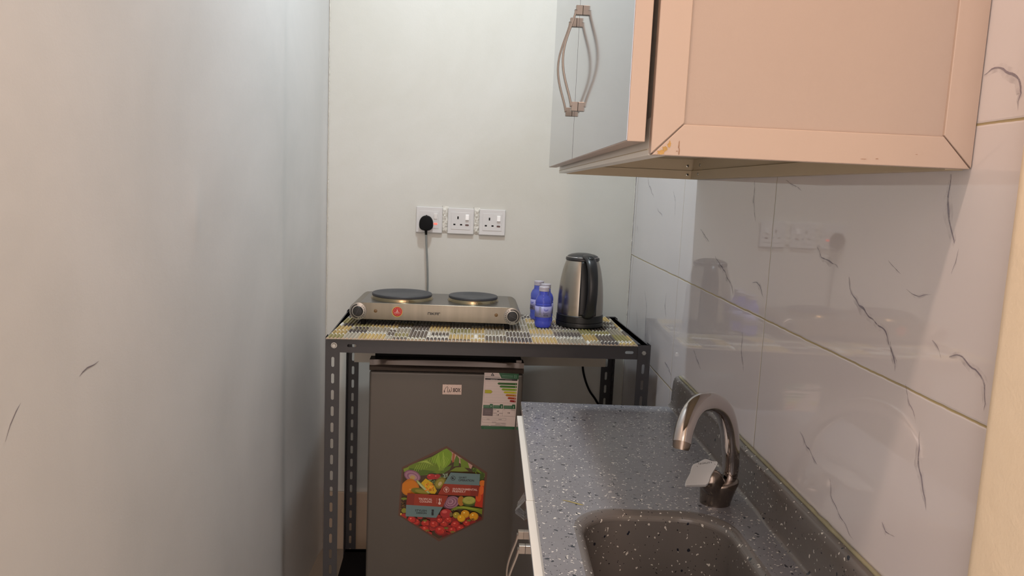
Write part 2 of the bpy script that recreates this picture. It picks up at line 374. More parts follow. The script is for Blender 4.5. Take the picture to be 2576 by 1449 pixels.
def vein(mb, pts, wd):
    P = []
    V = [Vector((R_, a, b)) for a, b in pts]
    for a, b in zip(V[:-1], V[1:]):
        n = max(3, int((b-a).length/.004))
        for i in range(n):
            t = i/n; p = a.lerp(b, t); P.append(p)
    P.append(V[-1]); n = len(P); rows = []
    for i, p in enumerate(P):
        t = i/(n-1); j = noise.noise(p*45)*.006
        T = (P[min(i+1, n-1)]-P[max(i-1, 0)]).normalized(); N_ = Vector((0, -T.z, T.y))
        e = math.sin(PI*min(1, t*1.05+.02))**.6*wd*.0017*(.55+.9*abs(noise.noise(p*70+Vector((3,1,2)))))
        c = p+N_*j
        rows.append((c, N_, e))
    for (c, N_, e), (c2, N2, e2) in zip(rows[:-1], rows[1:]):
        o = Vector((-.00025, 0, 0))
        for k0, k1, al in ((-2.4, -.7, .22), (-.7, .1, .9), (.1, 2.2, .32)):
            mb.add([c+N_*e*k0*.5+o, c+N_*e*k1*.5+o, c2+N2*e2*k1*.5+o, c2+N2*e2*k0*.5+o], [(0,1,2,3)], 1, (al,)*3)
for p, wd in VE: vein(wr, p, wd)
wrk = struct(wr.build('wall_right', [M_tile, M_vein]))
jb = MB(); ny = 90; nz_ = 70; prof = []
for i in range(ny+1):
    t = i/ny
    if t < .8: prof.append((.455, Y0+(.640-Y0)*t/.8))
    else:
        a = (t-.8)/.2*PI/2; prof.append((.455+.021*(1-math.cos(a)), .640+.021*math.sin(a)))
vs = []
for x, y in prof:
    for j in range(nz_+1):
        z = ZC*j/nz_; k = .003*noise.noise(Vector((y*9, z*22, 4)))+.0012*noise.noise(Vector((y*30, z*60, 1)))
        vs.append((x+k*.6, y+k, z))
jb.add(vs, [(i*(nz_+1)+j, i*(nz_+1)+j+1, (i+1)*(nz_+1)+j+1, (i+1)*(nz_+1)+j) for i in range(ny) for j in range(nz_)])
struct(jb.build('trim_1', M_jamb, smooth=60))
struct(MB().box((-1.2, Y0, -.1), (1.2, D_+.15, 0)).build('floor', M_floor))
struct(MB().box((-1.2, Y0, ZC), (1.2, D_+.15, ZC+.1)).build('ceiling', M_ceil))
bb = MB(); bb.box((L_, D_-.009, 0), (R_, D_, .208))
struct(bb.build('baseboard_back', mat('skirting_tile', (188, 170, 150), .35, vary=.08), bevel=.002))
# filler between the sockets: part of the back wall
for cx in (-.148, -.0445):
    p = MB(); n = 14; vs = []
    for i in range(n+1):
        for j in range(2*n+1):
            u = i/n; v = j/(2*n); e = min(u, 1-u, v*1.3, (1-v)*1.3)*6; e = max(0, min(1, e))
            vs.append((cx+(u-.5)*.021+.0012*noise.noise(Vector((v*9, cx*50, 2))), D_-e*(.0045+.0035*noise.noise(Vector((u*4+cx*90, v*11, 7)))), 1.110+v*.090+.002*noise.noise(Vector((u*5, v, cx)))))
    p.add(vs, [(i*(2*n+1)+j, (i+1)*(2*n+1)+j, (i+1)*(2*n+1)+j+1, i*(2*n+1)+j+1) for i in range(n) for j in range(2*n)])
    p.build('plaster_patch', M_plaster, wbk, smooth=80)
# ragged paint and filler along the two corners
for cx_, sd in ((L_+.003, 11), (R_-.002, 23)):
    q = MB(); pts = [(cx_+.0012*noise.noise(Vector((i*.5, sd, 0))), D_-.0015+.0008*noise.noise(Vector((i*.7, 4, sd))), .22+i*.012) for i in range(200)]
    q.tube(pts, [.0016+.0014*abs(noise.noise(Vector((i*1.1, sd, 7)))) for i in range(200)], 7); q.build('corner_filler', M_plaster, wbk, smooth=60)
# ------------------------------------------------------------------ wall cabinet
wc = thing('wall_cabinet', 'cream wall cabinet with two grey doors, hung on the tiled wall above the sink', 'cabinet', (.156, .746, 1.308))
ox, oy, oz = .156, .746, 1.308
def B(mb, a, b, m=0): return mb.box((a[0]-ox, a[1]-oy, a[2]-oz), (b[0]-ox, b[1]-oy, b[2]-oz), m)
CY1 = 1.755; CT = 2.12; RX = .475
b = MB(); B(b, (.160, .753, 1.352), (RX, CY1-.003, 1.358)); B(b, (.160, .753, CT-.01), (RX, CY1, CT)); B(b, (RX-.004, .753, 1.358), (RX, CY1, CT)); B(b, (.160, CY1-.008, 1.358), (RX, CY1, CT))
b.build('carcass', M_inner, wc)
# side frame with mitred corners
x0, x1, z0, z1 = -.0015, RX-ox, 0, CT-oz; fw = .031; g = .0005
f = MB()
f.prism([(x0, 0, z0+g*2), (x0, 0, z1), (x0+fw, 0, z1-fw), (x0+fw, 0, z0+fw+g*2)], (0, .012, 0))
f.build('frame_stile', M_cream, wc, bevel=.0008)
f = MB(); f.prism([(x1, 0, z0+g*2), (x1-fw, 0, z0+fw+g*2), (x1-fw, 0, z1-fw), (x1, 0, z1)], (0, .012, 0)); f.build('frame_stile', M_cream, wc, bevel=.0008)
f = MB(); f.prism([(x0+g*2, 0, z0), (x0+fw, 0, z0+fw-g), (x1-fw, 0, z0+fw-g), (x1-g*2, 0, z0)], (0, .012, 0)); f.build('frame_rail', M_cream, wc, bevel=.0008)
f = MB(); f.prism([(x0, 0, z1), (x1, 0, z1), (x1-fw, 0, z1-fw), (x0+fw, 0, z1-fw)], (0, .012, 0)); f.build('frame_rail', M_cream, wc, bevel=.0008)
f = MB(); f.box((x0+.002, .0035, z0+.002), (x1-.002, .010, z1-.002)); 
f.build('side_panel', M_panel, wc)
f = MB(); f.prism([(x0+.0018, .0030, z0+.0005), (x0+fw+.001, .0030, z0+fw), (x0+fw+.001, .003, z0+fw-.001), (x0+.004, .0030, z0+.0003)], (0, .0003, 0)); f.build('mitre_gap', M_gap, wc)
f = MB(); f.prism([(x1-.0018, .0030, z0+.0005), (x1-fw-.001, .0030, z0+fw), (x1-fw-.001, .003, z0+fw-.001), (x1-.004, .0030, z0+.0003)], (0, .0003, 0))
f.build('mitre_gap', M_gap, wc)
# glue stain in the lower corner
gm = MB(); random.seed(3)
def blot(mb, cx, cz, rx, rz, m=0, y=-.0004):
    n = 16; pts = []
    for i in range(n):
        a = 2*PI*i/n; k = .6+.7*random.random(); pts.append((cx+rx*k*math.cos(a), y, cz+rz*k*math.sin(a)))
    mb.add(pts, [tuple(range(n))], m)
M_scuff = mat('brown_scuff', (150, 118, 96), .6)
for cx, cz, rx, rz in ((.0085,.0030,.0042,.0022),(.0118,.0065,.0024,.0022),(.0160,.0105,.0016,.0032)):
    gm = MB(); blot(gm, cx, cz, rx, rz); gm.build('glue_stain', M_glue, wc)
for cx, cz, rx, rz in ((.0262,.0040,.0006,.0030),(.0256,.0105,.0007,.0040),(.0238,.0045,.001,.0005),(.223,.006,.0014,.0004),(.21,.0052,.004,.0003),(.262,.012,.0012,.0003)):
    gm = MB(); blot(gm, cx, cz, rx, rz); gm.build('scuff', M_scuff, wc)
# front frame under the doors and open underside
f = MB(); B(f, (.1545, .7582, 1.308), (.172, CY1, 1.345)); B(f, (.157, .7585, 1.345), (.165, CY1, CT)); f.build('front_rail', M_white, wc, bevel=.0006)
f = MB(); B(f, (.1535, .7585, 1.3135), (.1550, CY1-.001, 1.3142)); f.build('front_rail_seam', M_inner, wc)
f = MB(); B(f, (.172, CY1-.018, 1.307), (RX-.001, CY1, 1.3265)); B(f, (.172, CY1-.015, 1.327), (RX-.001, CY1, 1.352)); f.build('rear_rail', M_inner, wc, bevel=.0005)
f = MB(); B(f, (RX-.019, .7585, 1.307), (RX-.0005, CY1-.0195, 1.3265)); B(f, (RX-.016, .7585, 1.327), (RX-.0005, CY1-.0195, 1.352)); f.build('wall_rail', M_inner, wc, bevel=.0005)
def screw(p, ax):
    q = MB(); q.lathe([(.0032, 0), (.0030, .0012), (.0015, .0016), (.0010, .0006)], (p[0]-ox, p[1]-oy, p[2]-oz), 16, ax=ax); q.build('screw', M_bolt, wc, smooth=40)
    q = MB(); q.lathe([(.0011, .0017), (.0009, .0018)], (p[0]-ox, p[1]-oy, p[2]-oz), 10, ax=ax); q.build('screw_recess', M_blackm, wc)
for z in (1.317, 1.337):
    screw((.447, CY1-.018 if z < 1.327 else CY1-.015, z), (0, -1, 0)); screw((RX-.019 if z < 1.327 else RX-.016, CY1-.075, z+.001), (-1, 0, 0))

def bow_handle(parent, x, y, z, L, out=.0165, wd=.0095, m=None):
    """one bow pull on a door whose face looks to -x; x,y,z local: lower end"""
    m = m or M_steelh
    h = MB()
    for zz in (z+.006, z+L-.006): h.box((x-.0105, y-wd*.5, zz-.0070), (x, y+wd*.5, zz+.0070))
    pts = []
    for i in range(25):
        t = i/24; a = math.sin(PI*t)**1.35; pts.append((x-.0105-out*a, y, z+.006+(L-.012)*t))
    vs = []; T = .0016
    for i, p in enumerate(pts):
        d = (Vector(pts[min(i+1, 24)])-Vector(pts[max(i-1, 0)])).normalized(); n_ = Vector((d.z, 0, -d.x))
        for sx, sy in ((1,1),(1,-1),(-1,-1),(-1,1)): vs.append(Vector(p)+n_*T*sx+Vector((0, wd/2*sy, 0)))
    fs = [(k*4+i, k*4+(i+1) % 4, k*4+4+(i+1) % 4, k*4+4+i) for k in range(24) for i in range(4)]+[(0,1,2,3), (99,98,97,96)]
    h.add(vs, fs)
    return h.build('handle', m, parent, bevel=.0005)
for (ya, yb, hy) in ((.746, 1.2475, 1.207), (1.2492, 1.748, 1.294)):
    d = MB(); d.box((0, 0, 0), (.0175, yb-ya, CT-.01-1.320))
    do = d.build('door', [M_cream], wc, bevel=.0008, loc=(.1305-ox, ya-oy, 1.320-oz))
    p = MB(); p.box((-.0006, .0012, .0012), (.0002, yb-ya-.0012, CT-.012-1.320)); p.build('door_face', M_door, do)
    bow_handle(do, -.0006, hy-ya, .074, .157)
# ------------------------------------------------------------------ base cabinet
bc = thing('base_cabinet', 'low sink cabinet with grey doors and white top edges, standing under the stone worktop', 'cabinet', (.095, .70, 0))
b = MB(); b.box((0.002, 0, .09), (.378, 1.0, .105)); b.box((.0, 0, .105), (.016, 1.0, .7445)); b.box((.365, 0, .105), (.378, 1.0, .7445)); b.box((0, .985, .09), (.378, 1.0, .7445)); b.box((0, 0, .09), (.378, .014, .7445))
b.build('carcass', M_cream, bc); MB().box((.05, .01, 0), (.37, .99, .09)).build('plinth', M_dark, bc)
for (ya, yb, hy, dx) in ((.700, 1.2235, 1.175, -.001), (1.2255, 1.704, 1.235, 0)):
    d = MB(); d.box((0, 0, 0), (.0125, yb-ya, .6425)); do = d.build('door', M_white, bc, bevel=.0006, loc=(-.0140+dx, ya-.70, .102))
    p = MB(); p.box((-.0006, .0012, .0012), (.0002, yb-ya-.0012, .640)); p.build('door_face', M_door, do)
    bow_handle(do, -.0006, hy-ya, .434 if dx else .430, .152, m=M_steell)
# crumpled clear film left on the far door
cf = MB(); random.seed(9); n = 7; vs = []
for i in range(n):
    for j in range(n):
        u = i/(n-1); v = j/(n-1); vs.append((.0800-.019*(v/.6 if v < .6 else (1-v)/.4)*(1-.35*u)-.0018*random.random(), 1.228+.035*u+.003*random.random(), .742-.036*v))
cf.add(vs, [(i*n+j, (i+1)*n+j, (i+1)*n+j+1, i*n+j+1) for i in range(n-1) for j in range(n-1)])
cfo = tag(cf.build('plastic_film', M_plas), 'crumpled clear plastic film sticking out from the low cabinet door', 'plastic film')
so = cfo.modifiers.new('thick', 'SOLIDIFY'); so.thickness = .0008
# ------------------------------------------------------------------ worktop with moulded sink
wt = thing('worktop', 'speckled grey stone worktop with moulded sink bowl along the tiled wall', 'countertop', (.092, .68, .745))
def lw(x, y, z): return (x-.092, y-.68, z-.745)
X0, X1, YA, YB, ZT = .092, .452, .68, 1.768, .760
hx0, hx1, hy0, hy1, hr = .147, .404, .80, 1.167, .078
def rr(inset, z, rad):
    x0, x1, y0, y1 = hx0+inset, hx1-inset, hy0+inset, hy1-inset; out = []
    for cx, cy, a0 in ((x1-rad, y1-rad, 0), (x0+rad, y1-rad, 90), (x0+rad, y0+rad, 180), (x1-rad, y0+rad, 270)):
        for k in range(16): a = R(a0+90*k/15); out.append((cx+rad*math.cos(a), cy+rad*math.sin(a), z))
    return out
t = MB(); inner = rr(0, ZT, hr); N4 = len(inner)
outer = []
cxm, cym = (hx0+hx1)/2, (hy0+hy1)/2
for i, (x, y, z) in enumerate(inner):
    q = i//16; k = i % 16
    cor = [(X1, YB), (X0, YB), (X0, YA), (X1, YA)][q]
    # walk along the two edges meeting at this corner
    if q in (0, 2):
        outer.append((cor[0], y if k < 7 else cor[1], ZT) if k < 8 else (x, cor[1], ZT))
    else:
        outer.append((x, cor[1], ZT) if k < 8 else (cor[0], y, ZT))
for q in range(4):
    i = q*16+7; cor = [(X1, YB), (X0, YB), (X0, YA), (X1, YA)][q]; outer[i] = (*cor, ZT); outer[i+1] = (*cor, ZT)
t.add([lw(*p) for p in inner+outer], [(i, N4+i, N4+(i+1) % N4, (i+1) % N4) for i in range(N4)])
# slab edges
t.add([lw(*p) for p in ((X0,YA,ZT),(X0,YB,ZT),(X0,YB,.745),(X0,YA,.745),(.476,YB,ZT),(.476,YB,.745),(.476,YA,ZT),(.476,YA,.745))],
      [(0,1,2,3)[::-1], (1,4,5,2)[::-1], (0,3,7,6)[::-1]])
t.build('slab', M_stone, wt, smooth=30)
bs_ = MB(); rings = [rr(.016*math.sin(PI/2*k/9)**1.0 if k else 0, ZT-.016*(1-math.cos(PI/2*k/9)), hr-.010*k/9) for k in range(10)]+[rr(.019, .70, hr-.014), rr(.024, .645, hr-.018), rr(.032, .625, hr-.024), rr(.048, .613, hr-.036), rr(.07, .610, .03)]
for a, b2 in zip(rings[:-1], rings[1:]):
    bs_.add([lw(*p) for p in a+b2], [(i, (i+1) % N4, N4+(i+1) % N4, N4+i) for i in range(N4)])
bs_.add([lw(*p) for p in rings[-1]], [tuple(range(N4))])
bowl = bs_.build('sink_bowl', M_stone2, wt, smooth=60)
dr = MB(); dr.lathe([(.030, .0), (.032, .002), (.024, .003), (.018, .001)], lw(.275, .98, .6105), 32); dr.build('drain', M_chrome, wt, smooth=40)
# upstand against the tiles, coved at the bottom and rounded on top
prf = [(X1, .760), (.4555, .7612), (.4580, .7645), (.4592, .770), (.4600, .800), (.4606, .820), (.4618, .8275), (.4645, .8325), (.4690, .8345), (.4752, .835), (.4755, .750)]
u_ = MB(); nY = 40; vs = []
for i in range(nY+1):
    y = YA+(YB+.022-YA)*i/nY
    for k, (x, z) in enumerate(prf):
        e = 0
        if i == nY: e = -.003
        vs.append(lw(x+(.002 if i == nY and k < 9 else 0), y-(.006 if i == nY and k in (5,6,7,8,9) else 0), z-(.002 if i == nY and k in (6,7,8,9) else 0)))
n = len(prf)
u_.add(vs, [(i*n+k, i*n+k+1, (i+1)*n+k+1, (i+1)*n+k) for i in range(nY) for k in range(n-1)]+[tuple(nY*n+k for k in range(n))])
u_.build('upstand', M_stone2, wt, smooth=50)
sl = MB(); pts = [lw(.4725+.0008*noise.noise(Vector((i*.7, 0, 0))), YA+i*.0205, .8362+.001*noise.noise(Vector((i*.9, 2, 0)))) for i in range(54)]
sl.tube(pts, [.0030+.0016*noise.noise(Vector((i*1.3, 5, 0))) for i in range(54)], 8); sl.build('sealant', M_seal, wt, smooth=60)
st = MB(); st.tube([lw(.139, 1.193, .7603), lw(.150, 1.188, .7605), lw(.166, 1.178, .7603), lw(.172, 1.176, .7602)], [.0008, .0014, .0018, .0006], 8, flat=.3); st.build('yellow_smear', mat('yellow_smear', (150, 138, 70), .6), wt)
# ------------------------------------------------------------------ faucet
fa = thing('faucet', 'chrome swan-neck faucet with paddle lever beside the sink bowl', 'faucet', (.397, 1.203, .760))
def fl(p): return (p[0]-.397, p[1]-1.203, p[2]-.760)
q = MB(); secs = [(.397,1.203,.760,.0255,1), (.397,1.203,.763,.0258,1), (.398,1.201,.775,.0275,1), (.399,1.199,.788,.030,1), (.400,1.197,.797,.0315,1), (.4005,1.197,.801,.031,1), (.401,1.197,.8035,.027,1)]
vs = []; n = 36
for x, y, z, r, k in secs:
    for i in range(n):
        a = 2*PI*i/n; vs.append(fl((x+r*math.cos(a)*1.0, y+r*.86*math.sin(a), z+.10*(z-.76)/.04*(r*math.cos(a)))))
q.add(vs, [(k*n+i, k*n+(i+1) % n, (k+1)*n+(i+1) % n, (k+1)*n+i) for k in range(len(secs)-1) for i in range(n)]+[tuple(range(n))[::-1], tuple((len(secs)-1)*n+i for i in range(n))])
q.build('base', M_chromed, fa, smooth=50)
sp_ = smoothpath([(.4175,1.205,.790), (.4192,1.205,.812), (.4180,1.202,.836), (.4143,1.1975,.8559), (.4061,1.19,.8936), (.3880,1.170,.9290), (.3620,1.147,.9490), (.3350,1.123,.9530), (.3160,1.102,.9440), (.3030,1.084,.9240), (.2975,1.074,.9060)], 6)
nn = len(sp_); q = MB(); q.tube([fl(p) for p in sp_], [.0125+.0020*math.sin(PI*min(1, i/nn*1.1))+.0015*(i/nn) for i in range(nn)], 24); q.build('spout', M_chrome, fa, smooth=60)
q = MB(); q.tube([fl(p) for p in ((.4175,1.205,.8135),(.4192,1.2045,.8150),(.4190,1.204,.817))], [.0132,.0138,.0132], 24); q.build('collar_ring', M_chromed, fa, smooth=60)
q = MB(); q.tube([fl(p) for p in ((.2978,1.0745,.907),(.2962,1.0715,.900),(.2958,1.071,.8975))], [.0135,.0128,.0118], 24); q.build('aerator', M_chromed, fa, smooth=40)
# lever: cartridge housing and paddle
q = MB(); q.tube([fl(p) for p in ((.390,1.192,.794),(.381,1.184,.806),(.3745,1.179,.813),(.3690,1.173,.8175))], [.0195,.020,.018,.011], 28)
lev = q.build('lever_housing', M_chromed, fa, smooth=60)
TL, T_, TR, BR, BL = [Vector(fl(p)) for p in ((.346,1.175,.8333), (.3712,1.19,.8421), (.3907,1.185,.8371), (.3582,1.135,.8168), (.3245,1.13,.8171))]
nrm = (TR-BL).cross(TL-BR).normalized(); 
if nrm.z < 0: nrm = -nrm
org = BL; ux = (BR-BL).normalized(); uy = nrm.cross(ux).normalized()
def P2(p): d = p-org; return (d.dot(ux), d.dot(uy))
out2 = [P2(BL), P2(BR), P2(BR.lerp(TR, .45)), P2(TR), P2(T_.lerp(TR, .55)), P2(T_), P2(T_.lerp(TL, .55)), P2(TL), P2(TL.lerp(BL, .4))]
out3 = []
m_ = len(out2)
for i in range(m_):
    a, b_, c_, d_ = [Vector((*out2[(i+k-1) % m_], 0)) for k in range(4)]
    sharp = i in (0, )
    for k in range(5):
        t_ = k/5
        if i in (0,): out3.append(b_.lerp(c_, t_))
        else: out3.append(.5*((2*b_)+(c_-a)*t_+(2*a-5*b_+4*c_-d_)*t_*t_+(3*b_-a-3*c_+d_)*t_**3))
q = MB(); pts = [org+ux*p.x+uy*p.y for p in out3]; q.prism([p-nrm*.0035 for p in pts], nrm*.0055)
pad = q.build('lever_paddle', mat('bright_satin_chrome', (226, 228, 230), .34, metal=.6), fa, bevel=.001)
wth = (BR-BL).length
def padfn(x, y, k): return tuple(org+ux*x+uy*y+nrm*(.0021+k))
dq = Decal(padfn, 2e-5); ax_, ay_ = P2(TL.lerp(TR, .22)); bx_, by_ = P2(TL.lerp(TR, .80))
v2, f2 = text_geo('QUALITY'); hh = .0042; dv = Vector((bx_-ax_, by_-ay_)); un = Vector((-dv.y, dv.x)).normalized()
dq.mb.add([padfn(ax_+dv.x*x+un.x*hh*(y-.3), ay_+dv.y*x+un.y*hh*(y-.3), 1e-4) for x, y in v2], f2, 0, lin((105,105,110)))
dq.mb.add([padfn(ax_-.004+a, ay_-.006+b_, 1e-4) for a, b_ in ((0,0),(.0006,0),(.0006,.0024),(0,.0024))], [(0,1,2,3)], 0, lin((40,40,45)))
dq.mb.add([padfn(bx_+.002+a, by_-.005+b_, 1e-4) for a, b_ in ((0,0),(.0006,0),(.0006,.0024),(0,.0024))], [(0,1,2,3)], 0, lin((40,40,45)))
dq.build('lever_engraving', M_print, pad)
# ------------------------------------------------------------------ slotted-angle rack
RW, RD, RH = .866, .448, .860; rth = R(3.3)
rk = thing('slotted_angle_rack', 'dark grey slotted-angle steel rack standing against the back wall over the fridge', 'rack', (-.415, 1.950, 0), rth)
def slotted(mb, org, u, v, width, length, slots, sw, sl, thick=.0018):
    """strip along v (length) and across u (width) with real slots at the given centres"""
    org, u, v = Vector(org), Vector(u), Vector(v); nm = u.cross(v).normalized()
    ys = [0]
    for c in slots: ys += [c-sl/2-.002, c+sl/2+.002]
    ys.append(length); n = 6
    def put(pts, faces):
        P = [org+u*a+v*b for a, b in pts]; Q = [p-nm*thick for p in P]
        N_ = len(P); mb.add(P+Q, [tuple(f) for f in faces]+[tuple(i+N_ for i in f[::-1]) for f in faces])
        return N_
    for k in range(0, len(ys), 2):                    # solid pieces
        a, b_ = ys[k], ys[k+1]
        if b_-a > 1e-6: put([(0,a),(width,a),(width,b_),(0,b_)], [(0,1,2,3)])
    for c in slots:
        a, b_ = c-sl/2-.002, c+sl/2+.002; h = []; o = []; cxw = width/2
        for i in range(2*n):
            if i < n: t_ = PI*i/(n-1); h.append((cxw+sw/2*math.cos(t_), c+(sl-sw)/2+sw/2*math.sin(t_)))
            else: t_ = PI+PI*(i-n)/(n-1); h.append((cxw+sw/2*math.cos(t_), c-(sl-sw)/2+sw/2*math.sin(t_)))
        top = [(width, b_)]+[(width-(width)*i/(n-1), b_) for i in range(1, n-1)]+[(0, b_)]
        bot = [(0, a)]+[(width*i/(n-1), a) for i in range(1, n-1)]+[(width, a)]
        o = top+bot; M2 = 2*n
        put(h+o, [(i, M2+i, M2+(i+1) % M2, (i+1) % M2) for i in range(M2)])
        P = [org+u*x+v*y for x, y in h]; mb.add(P+[p-nm*thick for p in P], [(i, (i+1) % M2, (i+1) % M2+M2, i+M2) for i in range(M2)])
    mb.add([org, org+v*length, org+v*length-nm*thick, org-nm*thick, org+u*width, org+u*width+v*length, org+u*width+v*length-nm*thick, org+u*width-nm*thick], [(0,1,2,3), (4,7,6,5)])
FW = .0355; HL = RH+.003
slots = sorted([z for z in [HL-.0665-.0445*i for i in range(18)] if z > .03])
for (x, y, sx, sy) in ((0,0,1,1), (RW,0,-1,1), (0,RD,1,-1), (RW,RD,-1,-1)):
    g_ = MB()
    slotted(g_, (x, y, 0), (sx,0,0), (0,0,1), FW, HL, slots, .0078, .0275)
    slotted(g_, (x, y, 0), (0,sy,0), (0,0,1), FW, HL, slots, .0078, .0275)
    g_.build('leg', M_dark, rk)
BH = .0375
def beam(p, u, ln, ends):
    g_ = MB(); u = Vector(u)
    slotted(g_, Vector(p)-Vector((0,0,BH)), (0,0,1), u, BH, ln, ends, .0078, .024)
    n_ = Vector((-u.y, u.x, 0)); P = Vector(p); g_.add([P, P+u*ln, P+u*ln+n_*.02, P+n_*.02], [(0,1,2,3)])
    return g_.build('beam', M_dark, rk)
e_ = [.0205+.0445, RW-.0205-.0385]
beam((.001, .0022, RH), (1,0,0), RW-.002, e_)
beam((RW-.001, RD-.0022, RH), (-1,0,0), RW-.002, e_)
beam((.0022, RD-.003, RH), (0,-1,0), RD-.006, [.065, RD-.071]); beam((RW-.0022, .003, RH), (0,1,0), RD-.006, [.065, RD-.071])
MB().box((.003, .003, RH-.003), (RW-.003, RD-.003, RH)).build('top_shelf', M_dark, rk, bevel=.001)
beam((.001, .0022, .052), (1,0,0), RW-.002, e_); beam((RW-.001, RD-.0022, .052), (-1,0,0), RW-.002, e_)
MB().box((.003, .003, .049), (RW-.003, RD-.003, .052)).build('bottom_shelf', mat('black_fuzzy_liner', (26,25,26), .95, spec=.1, bump=.001, bscale=400), rk)
for bx in (.0205, RW-.0185):
    for by, sg in ((0, -1), (RD, 1)):
        q = MB(); q.lathe([(.0078, 0), (.0078, .001), (.0078, .001)], (bx, by, RH-BH/2), 20, ax=(0, sg, 0)); q.lathe([(.0062, .001), (.0062, .0048), (.0052, .0056)], (bx, by, RH-BH/2), 6, ax=(0, sg, 0)); q.build('bolt', M_bolt, rk, smooth=30)
# ------------------------------------------------------------------ ribbed mat on the rack
random.seed(21)
mc = [Vector((-.412, 1.930, 0)), Vector((.412, 1.984, 0)), Vector((.402, 2.425, 0)), Vector((-.416, 2.365, 0))]
NR = 84; pal = {'t': (186,160,104), 'T': (172,146,92), 'd': (80,72,70), 'D': (98,88,80), 'g': (150,140,122), 'G': (166,158,142), 'w': (226,222,212), 'o': (142,132,86), 'c': (204,192,164)}
SL = .455; HANG = .172
def block_sequence(rs):
    seq = []; s_ = -.03*rs.random()
    while s_ < SL+HANG:
        k = rs.choice('tTdDgGoTdtD'); ln = rs.choice((.03, .045, .065, .09)); seq.append((s_, s_+ln, k)); s_ += ln
        if rs.random() < .75:
            ln = rs.choice((.007, .010, .014)); seq.append((s_, s_+ln, 'w')); s_ += ln
        if rs.random() < .4:
            ln = .008; seq.append((s_, s_+ln, rs.choice('oTgc'))); s_ += ln
            if rs.random() < .5: seq.append((s_, s_+.007, 'w')); s_ += .007
    return seq
seqs = []; i = 0
while i < NR:
    n_ = random.choice((2, 4, 5, 6, 7, 8)); q = block_sequence(random)
    for _ in range(n_):
        if i >= NR: break
        j = random.uniform(-.0025, .0025)
        qq = []
        for a, b_, k in q:
            if random.random() < .03: k = random.choice('wtdGo')
            qq.append((a+j, b_+j, k))
        seqs.append(qq); i += 1
m_ = MB(); base_m = MB()
def mp(u, s_, h):
    """u across 0..1, s_ metres from the front, h height"""
    if s_ <= SL:
        v = s_/SL; a = mc[0].lerp(mc[1], u); b_ = mc[3].lerp(mc[2], u); p = a.lerp(b_, v); return (p.x-mc[0].x, p.y-mc[0].y, h)
    a = mc[0].lerp(mc[1], u); b_ = mc[3].lerp(mc[2], u); r_ = .012; d = (b_-a).normalized(); t_ = s_-SL
    if t_ < r_*PI/2:
        an = t_/r_; p = b_+d*((r_+h)*math.sin(an)); return (p.x-mc[0].x, p.y-mc[0].y, -r_+(r_+h)*math.cos(an))
    p = b_+d*(r_+h); return (p.x-mc[0].x, p.y-mc[0].y, -r_-(t_-r_*PI/2))
pw = 1/NR; A = 7
for i in range(NR):
    ends = sorted({0.0, SL+HANG} | {min(SL+HANG, max(0, e)) for sg in seqs[i] for e in sg[:2]} | {SL, SL+.005, SL+.01, SL+.015, SL+.02})
    for s0, s1 in zip(ends[:-1], ends[1:]):
        if s1-s0 < 1e-5: continue
        mid = (s0+s1)/2; k = next((g_[2] for g_ in seqs[i] if g_[0] <= mid < g_[1]), 't'); c0 = pal[k]; f_ = random.uniform(.94, 1.05); col = lin([min(255, v*f_) for v in c0])
        hg = 1.0
        vs = []
        for s_ in (s0, s1):
            for a in range(A):
                t_ = PI*a/(A-1); uu = (i+.5)*pw-math.cos(t_)*pw*.42; vs.append(mp(uu, s_, .002+.0048*math.sin(t_)*hg+(.0004 if k == 'w' else 0)))
        m_.add(vs, [(a, a+1, A+a+1, A+a) for a in range(A-1)], 0, col)
        if s0 == 0.0: m_.add(vs[:A], [tuple(range(A))[::-1]], 0, lin((196,180,160)))
ss = [0, .1, .2, .3, .4, SL, SL+.005, SL+.01, SL+.015, SL+.02, SL+HANG]
vs = []
for s_ in ss:
    for u in (0, 1): vs.append(mp(u, s_, .0022))
m_.add(vs, [(2*k, 2*k+1, 2*k+3, 2*k+2) for k in range(len(ss)-1)], 0, lin((228,222,212)))
vs = []
for s_ in ss:
    for u in (0, 1): vs.append(mp(u, s_, .0005))
m_.add(vs, [(2*k, 2*k+1, 2*k+3, 2*k+2) for k in range(len(ss)-1)], 0, lin((205,196,180)))
o = m_.build('table_mat', M_mat, smooth=50)
o.location = (mc[0].x, mc[0].y, RH+.0003); tag(o, 'ribbed brown, tan and white striped plastic mat lying on the rack', 'mat')
ZM = RH+.0072
# ------------------------------------------------------------------ hob
hob = thing('electric_hotplate', 'stainless steel double electric hotplate standing on the striped mat', 'hotplate', (-.1440, 2.125, ZM))
hob.rotation_euler = (0, 0, R(1.2))
